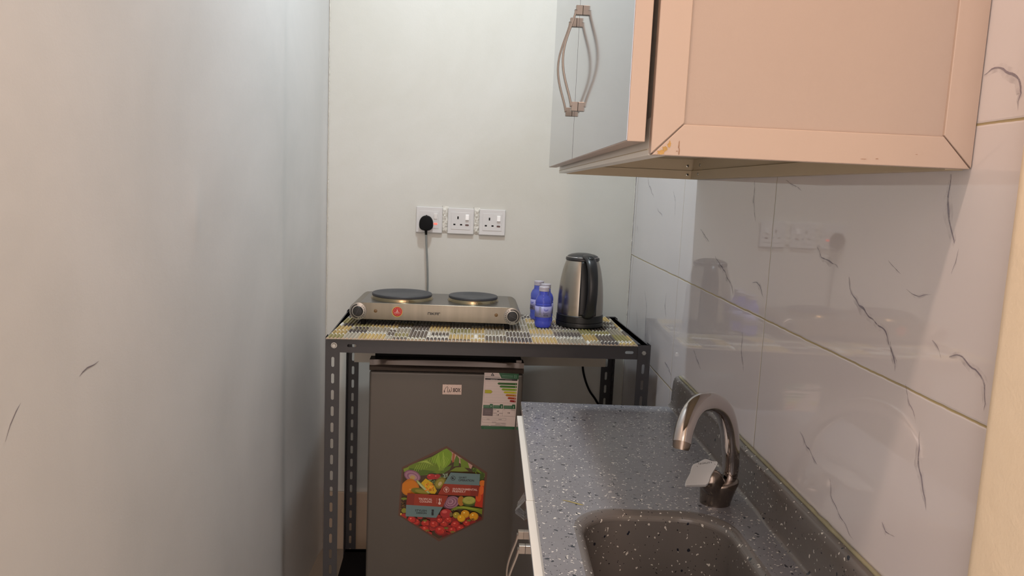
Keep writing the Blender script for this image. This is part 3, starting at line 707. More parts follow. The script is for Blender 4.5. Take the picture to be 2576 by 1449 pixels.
# cross-section in x-z, extruded in y
hw, hd = .2185, .225; zc, rc = .0385, .0250
prof = []
for k in range(19): a = R(-90-200*k/18); prof.append((-hw+rc*math.cos(a), zc+rc*math.sin(a)))
left = [( -hw+rc*math.cos(R(a)), zc+rc*math.sin(R(a))) for a in range(-80, -271, -12)]
right = [(-x, z) for x, z in left[::-1]]
sec = [(-hw+.012, zc-rc+.002)]+left[1:]+[(-hw+.02, zc+rc), (hw-.02, zc+rc)]+right[:-1]+[(hw-.012, zc-rc+.002)]
q = MB(); n = len(sec)
q.prism([(x, 0, z) for x, z in sec[::-1]], (0, hd, 0)); body = q.build('body', M_ss, hob, smooth=25, bevel=.0012)
q = MB(); q.box((-hw+.006, .0012, zc+rc+.0001), (hw-.006, hd-.0012, zc+rc+.0004)); q.build('top_sheet', M_ss2, hob)
for cx, r in ((-.1055, .0885), (.1055, .0730)):
    q = MB(); q.lathe([(r+.0035, zc+rc+.0003), (r+.003, zc+rc+.002), (r-.001, zc+rc+.0085), (r-.003, zc+rc+.009)], (cx, hd/2-.004, 0), 72); rim = q.build('plate_rim', mat('steel_rim', (150, 138, 112), .25, metal=1, vary=.2), hob, smooth=35)
    q = MB(); q.lathe([(r-.003, zc+rc+.0085), (r, zc+rc+.0095), (r, zc+rc+.0145), (r-.0015, zc+rc+.0165), (r*.45, zc+rc+.0163), (r*.42, zc+rc+.0155), (.0015, zc+rc+.0155)], (cx, hd/2-.004, 0), 72); q.build('cast_iron_plate', M_plate, hob, smooth=35)
for sx, tick in ((-1, 65), (1, -25)):
    kx = sx*hw
    q = MB(); q.lathe([(.0245, 0), (.0245, .0025), (.0235, .0032), (.0002, .0034)], (kx, 0, zc), 48, ax=(0, -1, 0)); q.build('knob_bezel', mat('silver_bezel', (168, 164, 158), .35, metal=.8), hob, smooth=40)
    q = MB(); q.lathe([(.0145, 0), (.0143, .004), (.0125, .0075), (.0004, .0080)], (kx, -.0034, zc), 40, ax=(0, -1, 0)); kb = q.build('knob', M_black, hob, smooth=40)
    dk = Decal(lambda x, y, k, kx=kx: (kx+x, -.0036-k, zc+y), 3e-5)
    a0 = 100 if sx < 0 else -60
    dk.ring(0, 0, .0190, .0030, (18,18,18), a0, a0+165, 30); dk.ring(0, 0, .0152, .0006, (225,222,215), 0, 360, 36)
    for i in range(9):
        a = R(a0+185+i*16); dk.line([(.0175*math.cos(a), .0175*math.sin(a)), (.0212*math.cos(a), .0212*math.sin(a))], .0011, (25,25,25))
    dk.build('knob_scale', M_print, hob)
    a = R(tick); q = MB(); dx_, dz_ = math.cos(a), math.sin(a)
    q.box((-.0105, 0, -.0011), (.0105, .0022, .0011)); g_ = q.build('knob_grip', mat('dark_grip', (58,58,60), .35), kb, bevel=.0004); g_.location = (kx, -.0130, zc); g_.rotation_euler = (0, -a, 0)
for x in (-.1695, .1725):
    q = MB(); q.lathe([(.0052, 0), (.0050, .0016), (.0036, .0022), (.0003, .0024)], (x, 0, zc+.002), 8, ax=(0, -1, 0)); q.build('indicator_lamp', mat('amber_lamp', (112, 84, 48), .3, vary=.3, vscale=300), hob, smooth=30)
for x, y in ((-.205, .012), (.205, .012), (-.205, hd-.015), (.205, hd-.015)):
    q = MB(); q.lathe([(.0065, 0), (.0072, .002), (.0078, .0185)], (x, y, 0), 20); q.build('foot', M_blackm, hob, smooth=40)
# printing on the hob: brand and round warranty sticker
hf = lambda x, y, k: (x, -.0003-k, y)
dk = Decal(hf, 2e-5); bx0, bx1, bz0, bz1 = -.0215, .0180, zc-.0035, zc+.0025; hH = bz1-bz0; lwd = .0018; K = (22,20,20)
def L_seg(pts): dk.line(pts, lwd, K)
x = bx0
L_seg([(x, bz0), (x, bz1), (x+.0062, bz1), (x+.0062, bz0)]); x += .0086
L_seg([(x, bz0), (x, bz1)]); x += .0026
L_seg([(x, bz0), (x, bz1)]); L_seg([(x+.001, bz0+hH/2), (x+.0062, bz1)]); L_seg([(x+.001, bz0+hH/2), (x+.0066, bz0)]); x += .0092
L_seg([(x, bz0), (x, bz1), (x+.0064, bz1), (x+.0064, bz0)]); L_seg([(x, bz0+hH*.45), (x+.0064, bz0+hH*.45)]); x += .0090
L_seg([(x, bz0), (x, bz1), (x+.0048, bz1)])
dk.build('brand_print', M_print, body)
dk = Decal(hf, 2e-5); cx, cz = -.1085, zc+.0015
dk.ell(cx, cz, .0150, .0150, (214,180,60), n=40); dk.ell(cx, cz, .0137, .0137, (120,60,20), n=40); dk.ell(cx+.0008, cz+.0008, .0132, .0132, (186,26,22), n=40)
dk.text('2', cx-.0018, cz+.0062, cx+.0018, cz+.0015, (240,225,215))
for a in range(0, 360, 30): dk.ell(cx+.0102*math.cos(R(a)), cz+.0095*math.sin(R(a))+.0005, .0006, .0006, (240,215,200), n=6)
dk.k = 60
for (t_, w_, zz, hh) in (('YEAR', .0045, .0002, .0017), ('WARRANTY', .0082, -.0030, .0019)):
    v2, f2 = text_geo(t_); dk.mb.add([hf(cx-w_/1+2*w_*x, cz+zz-.001+hh*y, 70*2e-5) for x, y in v2], f2, 0, lin((240,225,215)))
dk.build('warranty_sticker', M_print, body)
# ------------------------------------------------------------------ kettle
kt = thing('electric_kettle', 'brushed steel electric kettle with black handle standing on the mat', 'kettle', (.2825, 2.252, ZM), R(13))
q = MB(); q.lathe([(.0690, 0), (.0712, .002), (.0715, .011), (.0705, .014)], n=64); q.build('power_base', M_black, kt, smooth=35)
q = MB(); q.lathe([(.0690, .0142), (.0705, .0155), (.0700, .034), (.0685, .036)], n=64); q.build('lower_band', M_black, kt, smooth=35)
bp_ = [(.0688, .036), (.0690, .044), (.0688, .065), (.0678, .090), (.0658, .115), (.0625, .140), (.0580, .165), (.0530, .183), (.0484, .196)]
def brad(z):
    for (r0, z0), (r1, z1) in zip(bp_[:-1], bp_[1:]):
        if z0 <= z <= z1: return r0+(r1-r0)*(z-z0)/(z1-z0)
    return bp_[-1][0] if z > .19 else bp_[0][0]
fine = [(brad(.036+.16*i/24), .036+.16*i/24) for i in range(25)]
q = MB(); q.lathe(fine, n=64); q.build('steel_body', M_kt, kt, smooth=60)
q = MB(); q.lathe([(.0482, .1955), (.0505, .198), (.0505, .204), (.0488, .2065)], n=64); q.build('neck_ring', mat('charcoal_plastic', (44,43,44), .35), kt, smooth=40)
q = MB(); q.lathe([(.0488, .2065), (.0478, .2080), (.0472, .2080)], n=64); q.build('chrome_trim', M_chrome, kt, smooth=40)
q = MB(); q.lathe([(.0470, .2070), (.0440, .2105), (.0350, .2145), (.0200, .2175), (.0005, .2185)], n=64); q.build('lid', mat('charcoal_plastic'), kt, smooth=60)
# black strip down the body behind the grip
q = MB(); vs = []; nz2 = 26; na = 10
for i in range(nz2+1):
    z = .037+(.197-.037)*i/nz2
    for k in range(na+1):
        a = R(-90)+R(-23+46*k/na); r = brad(z)+.0016; vs.append((r*math.cos(a), r*math.sin(a), z))
q.add(vs, [(i*(na+1)+k, i*(na+1)+k+1, (i+1)*(na+1)+k+1, (i+1)*(na+1)+k) for i in range(nz2) for k in range(na)]); o_ = q.build('window_strip', M_black, kt, smooth=60)
md = o_.modifiers.new('t', 'SOLIDIFY'); md.thickness = .0016
hp = smoothpath([(0,-.030,.207), (0,-.048,.2085), (0,-.066,.204), (0,-.082,.190), (0,-.094,.165), (0,-.100,.130), (0,-.099,.095), (0,-.092,.064), (0,-.081,.044), (0,-.068,.037)], 5)
nn = len(hp)
q = MB(); q.tube(hp, [.0175-.0025*math.sin(PI*i/nn) for i in range(nn)], 20, flat=.52, up=(0,0,1)); hd_o = q.build('handle', mat('satin_black_plastic', (30,30,32), .33), kt, smooth=60)
q = MB(); q.lathe([(.0085, 0), (.0085, .003), (.0070, .0042), (.0003, .0044)], (0, -.0705, .2085), 32, ax=(0, -.55, .83)); q.build('switch_button', M_black, hd_o, smooth=40)
# ------------------------------------------------------------------ water bottles
def bottle(name, label, loc, rz):
    t_ = thing(name, label, 'bottle', loc, rz, 'small blue water bottles')
    pr = [(.0200, 0), (.0232, .003), (.0242, .008), (.0242, .016), (.0234, .020), (.0243, .024), (.0245, .030), (.0243, .064), (.0236, .067), (.0245, .071), (.0240, .080), (.0205, .089), (.0160, .094), (.0145, .100), (.0150, .103), (.0142, .106), (.0135, .114)]
    q = MB(); q.lathe(pr, n=40); b_ = q.build('bottle_body', M_bblue, t_, smooth=50)
    q = MB(); q.lathe([(.0146, .1060), (.0152, .1068), (.0152, .1105), (.0146, .1112), (.0152, .1118), (.0152, .1182), (.0140, .1195), (.0005, .1200)], n=40); q.build('cap', M_cap, t_, smooth=35)
    q = MB(); q.lathe([(.0249, .031), (.0249, .063)], n=48, caps=False); lb = q.build('label', mat('pale_blue_label', (150, 152, 200), .4, vary=.06), t_, smooth=60); so = lb.modifiers.new('t', 'SOLIDIFY'); so.thickness = .0003
    dk = Decal(lambda x, y, k: (.02505*math.sin(x/.025)+k*math.sin(x/.025), -.02505*math.cos(x/.025)-k*math.cos(x/.025), y), 2e-5)
    # mark: two blue swooshes, latin name below curved arabic strokes
    for k_, (a, b_) in enumerate(((.0560, .0530), (.0530, .0505))): dk.line([(-.004, a), (.001, b_), (.005, b_+.0008), (.009, b_+.0022)], .0012, (70,84,190))
    for i in range(6): dk.line([(-.019, .060-.004*i), (-.013, .060-.004*i)], .0015, (110,122,96))
    KB = (38,38,60)
    dk.line([(.0100, .0425), (.0085, .0415), (.0070, .0432), (.0055, .0415), (.0035, .0415), (.0028, .0440), (.0020, .0415), (-.0002, .0415), (-.0008, .0435), (-.0016, .0415), (-.0036, .0415), (-.0046, .0430), (-.0050, .0465)], .0008, KB)
    for x_ in (.0072, .0024, -.0010, .0090): dk.ell(x_, .0468, .0005, .0005, KB, n=6)
    v2, f2 = text_geo('Serma'); n_ = len(f2)
    dk.mb.add([dk.fn(-.005+.0145*x, .0350+.0045*y, 1e-3*.4) for x, y in v2], f2, 0, lin(KB))
    dk.build('label_print', M_print, lb); return t_
bottle('water_bottle', 'small blue water bottle nearest the front, name on its label facing out', (.1675, 2.196, ZM), R(10))
bottle('water_bottle', 'small blue water bottle in the middle, mostly hidden behind the front one', (.1770, 2.262, ZM), R(190))
bottle('water_bottle', 'small blue water bottle farthest back, peeking out left of the others', (.1605, 2.330, ZM), R(-60))
# ------------------------------------------------------------------ fridge
FTH = R(2.7); FX = .4265; FZ0 = .0525; FT = .787
fg = thing('mini_fridge', 'brown-grey single-door mini fridge standing inside the rack', 'fridge', (-.315, 2.04, FZ0), FTH)
q = MB(); q.box((.008, .048, .012), (FX-.004, .40, .718-.0)); q.build('cabinet_body', mat('dark_fridge_body', (60,54,52), .5), fg, bevel=.004)
q = MB(); q.box((.010, .046, .7185), (FX-.006, .402, .7455)); q.build('worktop', M_blackm, fg, bevel=.004)
for x in (.03, FX-.03):
    for y in (.07, .37): q = MB(); q.lathe([(.014, 0), (.016, .012)], (x, y, 0), 20); q.build('foot', M_blackm, fg)
DZ = FT-FZ0
q = MB(); q.box((0, 0, .018), (FX, .042, DZ-.034)); dr_ = q.build('door', M_fridge, fg, bevel=.006, seg=3)
q = MB(); q.box((.004, .0425, .02), (FX-.004, .0475, DZ-.008)); q.build('door_gasket', M_blackm, fg)
# handle strip: full-width cap on the door top with a scooped grip
q = MB(); nX = 40; vs = []; rows = 9
for i in range(nX+1):
    u = i/nX; x = u*FX; k = max(0, 1-((u-.5)/.44)**2) if abs(u-.5) < .44 else 0; k = k**.6
    zt = DZ; zb = DZ-.031-.0*k
    sag = .006*k
    prof_ = [(.042, zb), (.000, zb), (-.0015, zb+.004-sag*.2), (-.003, zb+.011-sag*.6), (-.001, zb+.0135-sag*.6), (.014*k+.0002, zb+.016-sag*.5), (.018*k+.0006, zb+.026), (.006*k+.002, zt-.001), (.042, zt)]
    for y, z in prof_: vs.append((x, y, z))
q.add(vs, [(i*rows+k, (i+1)*rows+k, (i+1)*rows+k+1, i*rows+k+1) for i in range(nX) for k in range(rows-1)]+[tuple(range(rows))[::-1], tuple(nX*rows+k for k in range(rows))])
q.build('handle', M_fridgeh, dr_, smooth=35)
q = MB(); q.box((FX-.022, .006, DZ-.002), (FX-.006, .05, DZ+.006)); q.build('hinge', mat('hinge_steel', (120,112,108), .4, metal=.8), fg, bevel=.001)
# ---- hexagonal produce sticker (sheet coordinates = photo crop, y down)
def mk(a, b_, c_, d_, e_, f_, off=0.0):
    return lambda x, y, k: (a*x+b_*y+c_, -.0004-off-k, d_*x+e_*y+f_-FZ0)
hexo = [(740,115),(1272,455),(1222,1075),(640,1358),(112,1015),(165,390)]
hexi = [(740,146),(1240,470),(1200,1060),(640,1322),(138,1000),(182,408)]
hfn = mk(2.169e-4, 7.21e-6, .05714208, 2.71e-6, -2.2804e-4, .5672392)
D = Decal(hfn, 1.4e-5, clip=hexi)
D.poly(hexo, (98,66,52), clip=False); D.poly(hexi, (70,50,26), clip=False)
random.seed(4)
def gr(v): return tuple(max(0, min(255, int(c*1.28))) for c in v)
G = lambda pts, c: D.poly(pts, gr(c))
E_ = lambda *a, **k: D.ell(a[0], a[1], a[2], a[3], gr(a[4]), **k)
# pale backdrop slivers, lettuce and leaves
G([(740,140),(900,230),(1090,340),(1060,410),(900,330),(820,320),(730,180)], (150,120,110))
G([(820,210),(850,205),(835,320),(812,330)], (130,75,45))
for pts, c in (([(250,370),(560,250),(740,140),(810,200),(800,330),(640,470),(380,500),(240,420)], (84,104,26)),
  ([(545,260),(740,140),(815,220),(780,350),(700,420),(650,350),(560,330)], (96,124,30)), ([(600,300),(640,200),(660,340),(650,420)], (112,140,44)),
  ([(690,200),(700,190),(720,330),(700,400)], (120,146,52)), ([(360,330),(480,300),(600,380),(560,350),(450,325)], (132,150,66)),
  ([(255,400),(420,420),(600,440),(480,480),(400,500),(270,440)], (62,84,20)), ([(640,470),(700,400),(810,360),(780,420),(700,470)], (70,92,26)),
  ([(870,230),(905,280),(900,370),(830,380),(840,300)], (70,92,26)), ([(915,270),(1010,300),(1040,400),(930,390)], (88,108,30)),
  ([(780,440),(860,390),(960,385),(1030,440),(940,445)], (96,112,40)), ([(1060,400),(1150,380),(1240,470),(1225,545),(1170,560),(1165,460),(1080,440)], (52,72,18)),
  ([(1090,400),(1150,410),(1200,470),(1150,450)], (90,110,30)), ([(182,410),(260,380),(240,440),(190,450)], (100,118,40))): G(pts, c)
for i in range(9): D.line([(300+i*36, 470-i*14), (360+i*34, 360-i*16)], 5, gr((124,146,60)))
for i in range(5): D.line([(640+i*14, 430), (700+i*18, 230+i*12)], 4, gr((130,156,66)))
for i in range(40): E_(random.uniform(1090,1235), random.uniform(400,560), 9, 6, random.choice(((96,118,34),(40,56,14),(70,90,24))), a=random.uniform(0,180), n=8)
# onion half, orange pumpkin, beans, tomatoes, kiwi
E_(298,500,110,72,(110,72,92),a=20); E_(298,502,96,60,(130,98,112),a=20); E_(300,508,74,44,(112,74,98),a=20); E_(304,512,58,34,(140,112,116),a=20); E_(300,522,34,28,(150,126,80))
E_(560,500,74,42,(40,50,20)); E_(545,512,60,40,(140,34,34)); E_(620,510,48,34,(132,36,34)); E_(520,490,14,8,(176,86,80)); E_(600,500,10,7,(176,90,84))
for i in range(40): E_(random.uniform(500,590), random.uniform(545,600), 8, 6, random.choice(((60,84,40),(36,50,20),(100,124,80))), n=8)
for i in range(14): E_(random.uniform(655,760), random.uniform(470,520), 14, 8, random.choice(((86,104,80),(50,66,44),(120,134,116))), n=8, a=random.uniform(0,90))
E_(660,590,88,66,(96,90,30),a=-40); E_(655,590,66,48,(122,114,44),a=-40); E_(655,598,30,20,(160,146,104),a=-50)
E_(270,650,116,110,(152,92,20),wob=.04); E_(268,655,100,96,(166,98,16),wob=.04); E_(300,690,26,34,(140,84,20),a=30); E_(268,672,14,10,(176,120,50))
E_(400,700,120,44,(92,92,24),a=12); E_(420,705,90,24,(118,112,40),a=14)
G([(345,550),(365,550),(470,650),(545,725),(500,725),(420,650),(360,590)], (112,126,72)); G([(352,556),(372,570),(470,662),(520,722),(500,720),(400,630)], (146,156,112))
G([(470,530),(560,590),(615,690),(590,730),(540,728),(470,660),(410,590)], (172,142,26)); 
for i in range(26): E_(random.uniform(468,570), random.uniform(590,690), 16, 7, random.choice(((184,110,24),(150,84,18),(200,140,50))), a=random.uniform(0,180), n=8)
# left lower seeds, right carrots and papaya
for i in range(60): E_(random.uniform(145,225), random.uniform(780,1000), 10, 7, random.choice(((70,50,24),(96,72,32),(50,34,18))), n=7)
E_(190,790,40,16,(90,104,34)); E_(190,945,36,32,(112,112,40)); E_(155,1000,16,26,(180,150,60),a=-30)
E_(1210,590,46,40,(176,96,30)); G([(1165,630),(1240,620),(1225,900),(1130,890),(1150,700)], (168,62,20)); G([(1120,760),(1220,700),(1215,910),(1110,890)], (150,40,16))
E_(1160,770,36,60,(176,70,24)); E_(1195,680,30,60,(184,84,34))
# centre: onion rings, papaya slice, lime, chilli
E_(800,840,112,84,(92,56,72),a=-20)
for i, c in enumerate(((128,92,108),(104,66,84),(136,102,116),(108,72,90),(142,110,122),(116,80,96))): E_(808-i*4,838-i*2,100-i*15,76-i*11,c,a=-20)
E_(930,820,42,66,(140,92,28)); E_(1035,830,86,62,(60,74,20)); E_(1034,812,86,52,(124,130,54)); E_(1034,808,74,42,(140,144,72))
for i in range(8): a = i*45; D.line([(1034,808),(1034+68*math.cos(R(a)),808+38*math.sin(R(a)))], 3, gr((120,128,52)))
G([(810,920),(870,892),(960,885),(1060,900),(1215,925),(1210,1000),(1130,960),(1000,930),(900,925),(840,945)], (94,106,26)); G([(860,905),(960,895),(1080,915),(1200,945),(1080,930),(950,910)], (126,138,44))
# strawberries and cherry tomatoes
for i in range(60): E_(random.uniform(180,1200), random.uniform(1010,1300), random.uniform(34,54), random.uniform(30,44), random.choice(((120,26,22),(104,20,16),(134,36,30),(90,16,14))), a=random.uniform(-40,40), wob=.05)
for cx, cy, r in ((345,1095,54),(470,1110,60),(580,1125,62),(715,1115,62),(860,1130,66),(925,1180,60),(1010,1110,52),(665,1205,76),(820,1200,58),(465,1185,58),(770,1065,52),(655,1070,46),(290,1060,60)):
    E_(cx, cy, r, r*.86, (112,22,18), wob=.05); E_(cx-r*.1, cy-r*.1, r*.78, r*.64, (150,34,28), wob=.05); E_(cx-r*.25, cy-r*.3, r*.22, r*.14, (190,96,84))
    for _ in range(8): E_(cx+random.uniform(-.6,.6)*r, cy+random.uniform(-.5,.5)*r, 4, 4, (176,84,50), n=6)
for cx, cy in ((460,1070),(735,1170),(490,1200),(820,1220),(1030,1070)):
    for a in range(0,360,60): D.line([(cx,cy),(cx+30*math.cos(R(a)),cy+16*math.sin(R(a)))], 7, gr((92,104,40)))
E_(735,975,76,58,(138,34,34)); E_(715,955,34,20,(168,72,70)); G([(790,930),(830,915),(820,950)], (90,90,40)); E_(800,990,20,30,(96,76,40))
for cx, cy, rx, c in ((870,1000,46,(134,120,34)),(985,985,58,(176,126,20)),(935,1040,54,(184,136,16)),(1098,1015,60,(180,126,20))):
    E_(cx, cy, rx, rx*.92, tuple(v*.85 for v in c)); E_(cx-4, cy-4, rx*.86, rx*.78, c); E_(cx-rx*.25, cy-rx*.3, rx*.2, rx*.13, (214,190,110))
for a in range(0,360,72): D.line([(1085,1052),(1085+26*math.cos(R(a)),1052+16*math.sin(R(a)))], 6, (30,30,12))
# banners
BL_, RD_ = gr((84,104,106)), gr((122,42,24))
D.poly([(795,444),(1176,464),(1168,612),(705,590)], BL_); D.poly([(703,590),(1168,612),(1150,752),(628,730)], RD_)
D.poly([(1060,607),(1168,612),(1150,752),(1050,748)], gr((108,34,20))); D.poly([(235,712),(762,742),(692,892),(218,862)], RD_); D.poly([(235,712),(330,717),(316,868),(218,862)], gr((106,34,20)))
D.poly([(218,862),(690,892),(606,1032),(210,1012)], BL_)
WH = gr((176,150,142)); BK = (30,36,40)
def HT(s_, x0, y0, x1, y1, c): D.text(s_, x0, y0, x1, y1, c, sk=.035)
HT('QUIET', 900, 496, 1003, 522, BK); HT('OPERATION', 896, 528, 1098, 556, BK)
HT('ENVIRONMENTAL', 822, 643, 1142, 670, WH); HT('FRIENDLY', 818, 674, 992, 700, WH)
HT('TROPICAL', 378, 772, 555, 800, WH); HT('COOLING', 392, 806, 550, 832, WH)
HT('STYLISH', 333, 922, 482, 948, BK); HT('DESIGN', 350, 954, 480, 980, BK)
D.ring(826, 517, 28, 5, BK); D.poly([(808,510),(818,510),(830,500),(830,536),(818,526),(808,526)], BK); D.line([(806,500),(848,536)], 5, BK)
D.ring(739, 664, 34, 5, WH); D.poly([(724,650),(754,650),(752,672),(742,680),(736,680),(726,672)], WH); D.line([(731,640),(731,652)], 4, WH); D.line([(747,640),(747,652)], 4, WH); D.line([(739,678),(739,694)], 4, WH)
D.ell(650, 842, 18, 18, WH); D.line([(650,832),(650,786)], 12, WH); D.ring(650, 790, 10, 4, WH); D.line([(672,780),(672,816)], 6, WH)
for y in (786, 810, 834): D.ell(616+(y-786)*-.06, y, 7, 7, gr((150,96,84)), n=8)
D.rect(548, 922, 576, 950, BK); D.rect(545, 956, 573, 998, BK)
D.build('feature_sticker', M_print, dr_)
# ---- energy label
lfn = mk(1.4632e-4, 6.23e-6, .2833017, 3.37e-6, -1.5033e-4, .78751974)
D = Decal(lfn, 2e-5); WHT = (214,200,194); GN = (38,92,58); BK = (28,24,26); MG = (150,140,138)
D.poly([(220,198),(500,212),(878,232),(868,340),(800,1250),(790,1300),(160,1290),(150,1225)], GN)
D.poly([(222,200),(495,212),(545,318),(870,338),(802,1248),(150,1226)], WHT)
D.line([(374,222),(350,262),(400,266),(374,222)], 13, BK); 
for y in (288, 300): D.line([(236,y-6),(516,y+6)], 4, (120,110,112))
for y in (268, 292): D.line([(556,y-3),(762,y+6)], 6 if y < 280 else 3, (150,180,160))
D.line([(792,258),(832,260),(830,310),(790,308),(792,258)], 4, (150,180,160)); D.line([(800,284),(824,285)], 4, (150,180,160))
D.poly([(234,312),(852,336),(850,366),(232,342)], BK); D.text('REFRIGERATOR', 338, 328, 470, 345, (170,165,160), sk=.03)
D.line([(615,346),(745,350)], 4, (150,145,140))
D.line([(232,364),(845,388)], 3, MG); D.line([(232,364),(206,772)], 3, (170,130,126)); D.line([(206,772),(822,795)], 3, (170,130,126))
for i in range(7): D.line([(236,404+55*i),(480+i*30,412+55*i)], 2, (178,168,166))
for i, (c, x0) in enumerate(zip(((36,86,22),(52,108,22),(128,156,22),(186,182,30),(176,112,16),(164,62,16),(142,20,20)), (466,505,543,582,620,658,697))):
    y0 = 396+55.5*i; xr = 845-4.2*i; sk = 12
    D.poly([(x0,y0+20),(x0+24,y0),(xr,y0+sk),(xr-2,y0+sk+38),(x0+22,y0+40)], c)
    D.text('ABCDEFG'[i], 812-3*i, y0+20, 826-3*i, y0+40, (200,200,180)) if i < 7 else None
D.poly([(230,536),(344,540),(372,572),(342,602),(228,598)], (176,172,34)); D.line([(230,536),(344,540),(372,572),(342,602),(228,598),(230,536)], 3, (110,100,30))
for x0, x1, xi in ((196,384,318),(388,578,512),(586,814,746)):
    sk = (x0-196)*.03
    D.poly([(x0,824+sk),(xi,828+sk),(xi+8,804+sk),(x1-4,808+sk),(x1,1000+sk-108),(x0,886+sk)], GN)
    for y in (844,862): D.line([(x0+10,y+sk),(xi-8,y+sk+4)], 4, (150,180,160))
D.poly([(190,884),(382,890),(372,1036),(182,1028)], (104,90,92)); D.line([(232,942),(336,944)], 4, (170,160,160)); D.line([(232,976),(332,982)], 3, (170,160,160))
for a in (45,135,225,315): D.line([(347+8*math.cos(R(a)),848+8*math.sin(R(a))),(347+24*math.cos(R(a)),848+24*math.sin(R(a)))], 6, (190,205,190))
D.line([(548,840),(546,880)], 12, (190,205,190)); D.line([(782,846),(770,868),(780,870),(774,890)], 6, (190,205,190))
for x in (388, 576, 812): D.line([(x-2,890),(x-14,1040)], 3, MG)
D.line([(384,1030),(572,1040)], 3, MG); D.line([(584,1038),(806,1048)], 3, MG)
D.text('63', 462, 932, 494, 956, BK); D.text('1.8', 454, 1000, 492, 1024, BK); D.text('120', 664, 966, 708, 990, BK)
for (a, b_, c_) in ((394,910,438),(392,980,456),(504,984,562),(590,914,612),(730,922,800)): D.line([(a,b_),(c_,b_+3)], 5, (90,80,84))
D.line([(182,1066),(180,1106),(628,1124),(632,1082),(182,1066)], 3, MG); D.line([(180,1122),(176,1158),(624,1176)], 3, MG)
for (a, b_, c_) in ((264,1096,312),(490,1102,548),(360,1152,442),(426,1190,524),(170,1214,304),(336,1218,468),(476,1222,620),(540,1186,624)): D.line([(a,b_),(c_,b_+3)], 6, (110,100,104))
for y in (1256, 1280): D.line([(206,y-4),(756,y+12)], 5, (92,130,102))
D.build('energy_label', M_print, dr_)
# ---- maker's badge
q = MB(); q.box((.2015, -.0022, .7214-.0284-FZ0-.0010), (.2555, -.0002, .7214-FZ0-.0006)); bd = q.build('brand_badge', mat('silver_badge', (168, 150, 140), .25, metal=.6), dr_, bevel=.0006)
D = Decal(lambda x, y, k: (.2016+x*.054, -.0023-k, .7200-.0265*y-FZ0), 2e-5)
BR = (56,34,28)
def curve(pts, w_): D.line([(p.x, p.y) for p in smoothpath([(a, b_, 0) for a, b_ in pts], 5)], w_, BR)
# drawn in sheet units (width 1, height 1): widths compensated by the sheet's aspect
curve([(.10,.72),(.13,.50),(.20,.26),(.25,.20),(.285,.30),(.27,.60),(.27,.76),(.31,.78),(.36,.62),(.385,.46)], .022)
curve([(.385,.46),(.375,.68),(.40,.77),(.45,.68),(.48,.50),(.475,.34),(.44,.30)], .022)
D.poly([(.075,.66),(.12,.58),(.14,.76),(.10,.84)], BR); D.ell(.512,.72,.010,.022,BR,n=8)
D.text('BOX', .56, .34, .93, .74, BR)
D.build('badge_print', M_print, bd)
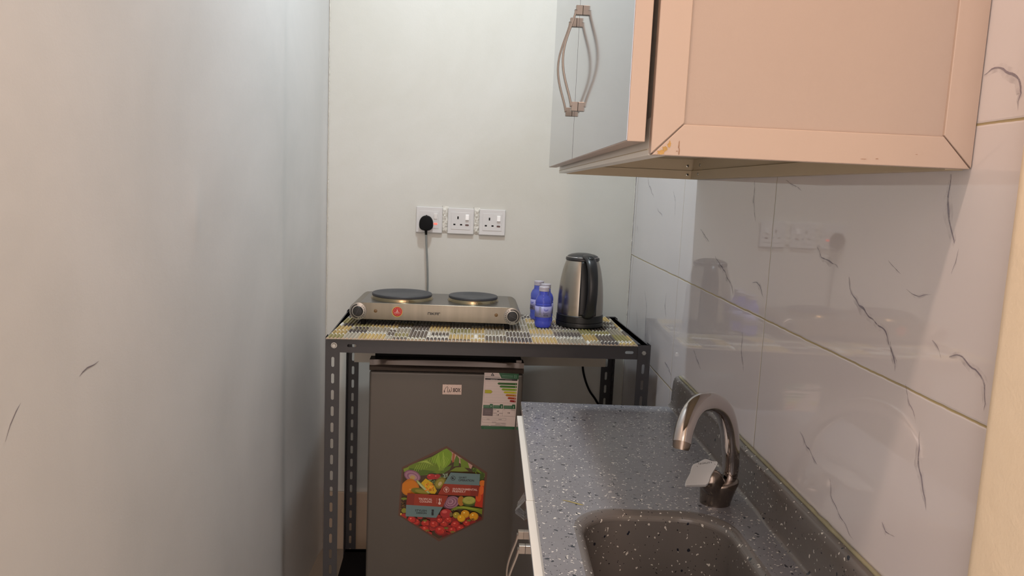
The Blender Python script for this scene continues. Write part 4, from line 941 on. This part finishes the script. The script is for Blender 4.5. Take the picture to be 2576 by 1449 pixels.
# ------------------------------------------------------------------ sockets
def socket(x, label, on):
    t_ = thing('wall_socket', label, 'socket', (x, D_, 1.1535), 0, 'white switched wall sockets in a row')
    q = MB(); q.box((-.043, -.0085, -.0425), (.043, -.0002, .0425)); q.build('faceplate', M_sock, t_, bevel=.0022, seg=3)
    q = MB(); q.box((-.0315, -.0095, -.0275), (.0315, -.0080, .0290)); ins = q.build('insert', M_sock, t_, bevel=.0006)
    q = MB()
    q.box((-.0115, -.0098, .0065), (-.0070, -.0094, .0155)); q.box((-.0240, -.0098, -.0135), (-.0170, -.0094, -.0090)); q.box((-.0020, -.0098, -.0135), (.0050, -.0094, -.0090))
    q.build('pin_slots', M_blackm, ins)
    q = MB(); q.box((-.0055, -.0025, -.0090), (.0055, .001, .0090)); rk_ = q.build('rocker_switch', M_rock, t_, bevel=.0006); rk_.location = (.0210, -.0100, .0130); rk_.rotation_euler = (R(9 if on else -9), 0, 0)
    q = MB(); pts = [(.0155+.0026*math.cos(R(a)), -.0102, -.0120+.0028*math.sin(R(a))) for a in range(90, 271, 30)]+[(.0225+.0026*math.cos(R(a)), -.0102, -.0120+.0028*math.sin(R(a))) for a in range(-90, 91, 30)]
    pts = [(x_+.002, y_, z_) for x_, y_, z_ in pts]; q.prism(pts, (0, .001, 0)); q.build('neon_indicator', M_neonon if on else M_neon, t_)
    return t_
socket(-.1995, 'white wall socket with the black plug in it and a lit red light', True)
socket(-.0960, 'white wall socket in the middle of three, empty and switched off', False)
socket(.0075, 'white wall socket at the right end of the row, empty and switched off', False)
# plug and cable
pg = thing('power_plug', 'black three-pin plug with grey cable plugged into the left socket', 'plug', (-.2085, D_-.0100, 1.141))
pts = []
for a in range(0, 360, 12):
    c_, s_ = math.cos(R(a)), math.sin(R(a)); wx = .0225*(1-.14*s_); pts.append((wx*abs(c_)**.8*(1 if c_ >= 0 else -1), .0245*abs(s_)**.85*(1 if s_ >= 0 else -1)))
q = MB(); secs = [(0, 1), (-.012, 1), (-.018, .97), (-.0215, .88), (-.0225, .70)]; n = len(pts)
q.add([(x*k, y, z*k+.002) for y, k in secs for x, z in pts], [(j*n+i, j*n+(i+1) % n, (j+1)*n+(i+1) % n, (j+1)*n+i) for j in range(len(secs)-1) for i in range(n)]+[tuple(range(n))[::-1], tuple((len(secs)-1)*n+i for i in range(n))])
q.build('plug_body', M_blackm, pg, smooth=40)
q = MB(); q.tube([(0,-.010,-.018), (.0005,-.010,-.026), (.001,-.010,-.036)], [.0045,.0042,.0036], 16); q.build('strain_relief', M_blackm, pg, smooth=60)
q = MB(); q.tube(smoothpath([(.001,-.010,-.034), (.003,-.011,-.07), (.008,-.013,-.13), (.011,-.015,-.19), (.0115,-.018,-.24), (.012,-.026,-.262)], 6), .0031, 12); q.build('cable', M_cord, pg, smooth=60)
q = MB(); q.tube(smoothpath([(.330, D_-.016, .80), (.332, D_-.012, .70), (.340, D_-.010, .65), (.360, D_-.010, .60), (.388, D_-.010, .56), (.415, D_-.012, .50), (.42, D_-.02, .30), (.36, D_-.02, .07)], 6), .0036, 12)
tag(q.build('power_cable', M_blackm, smooth=60), 'black cable hanging on the back wall under the right end of the rack', 'cable')
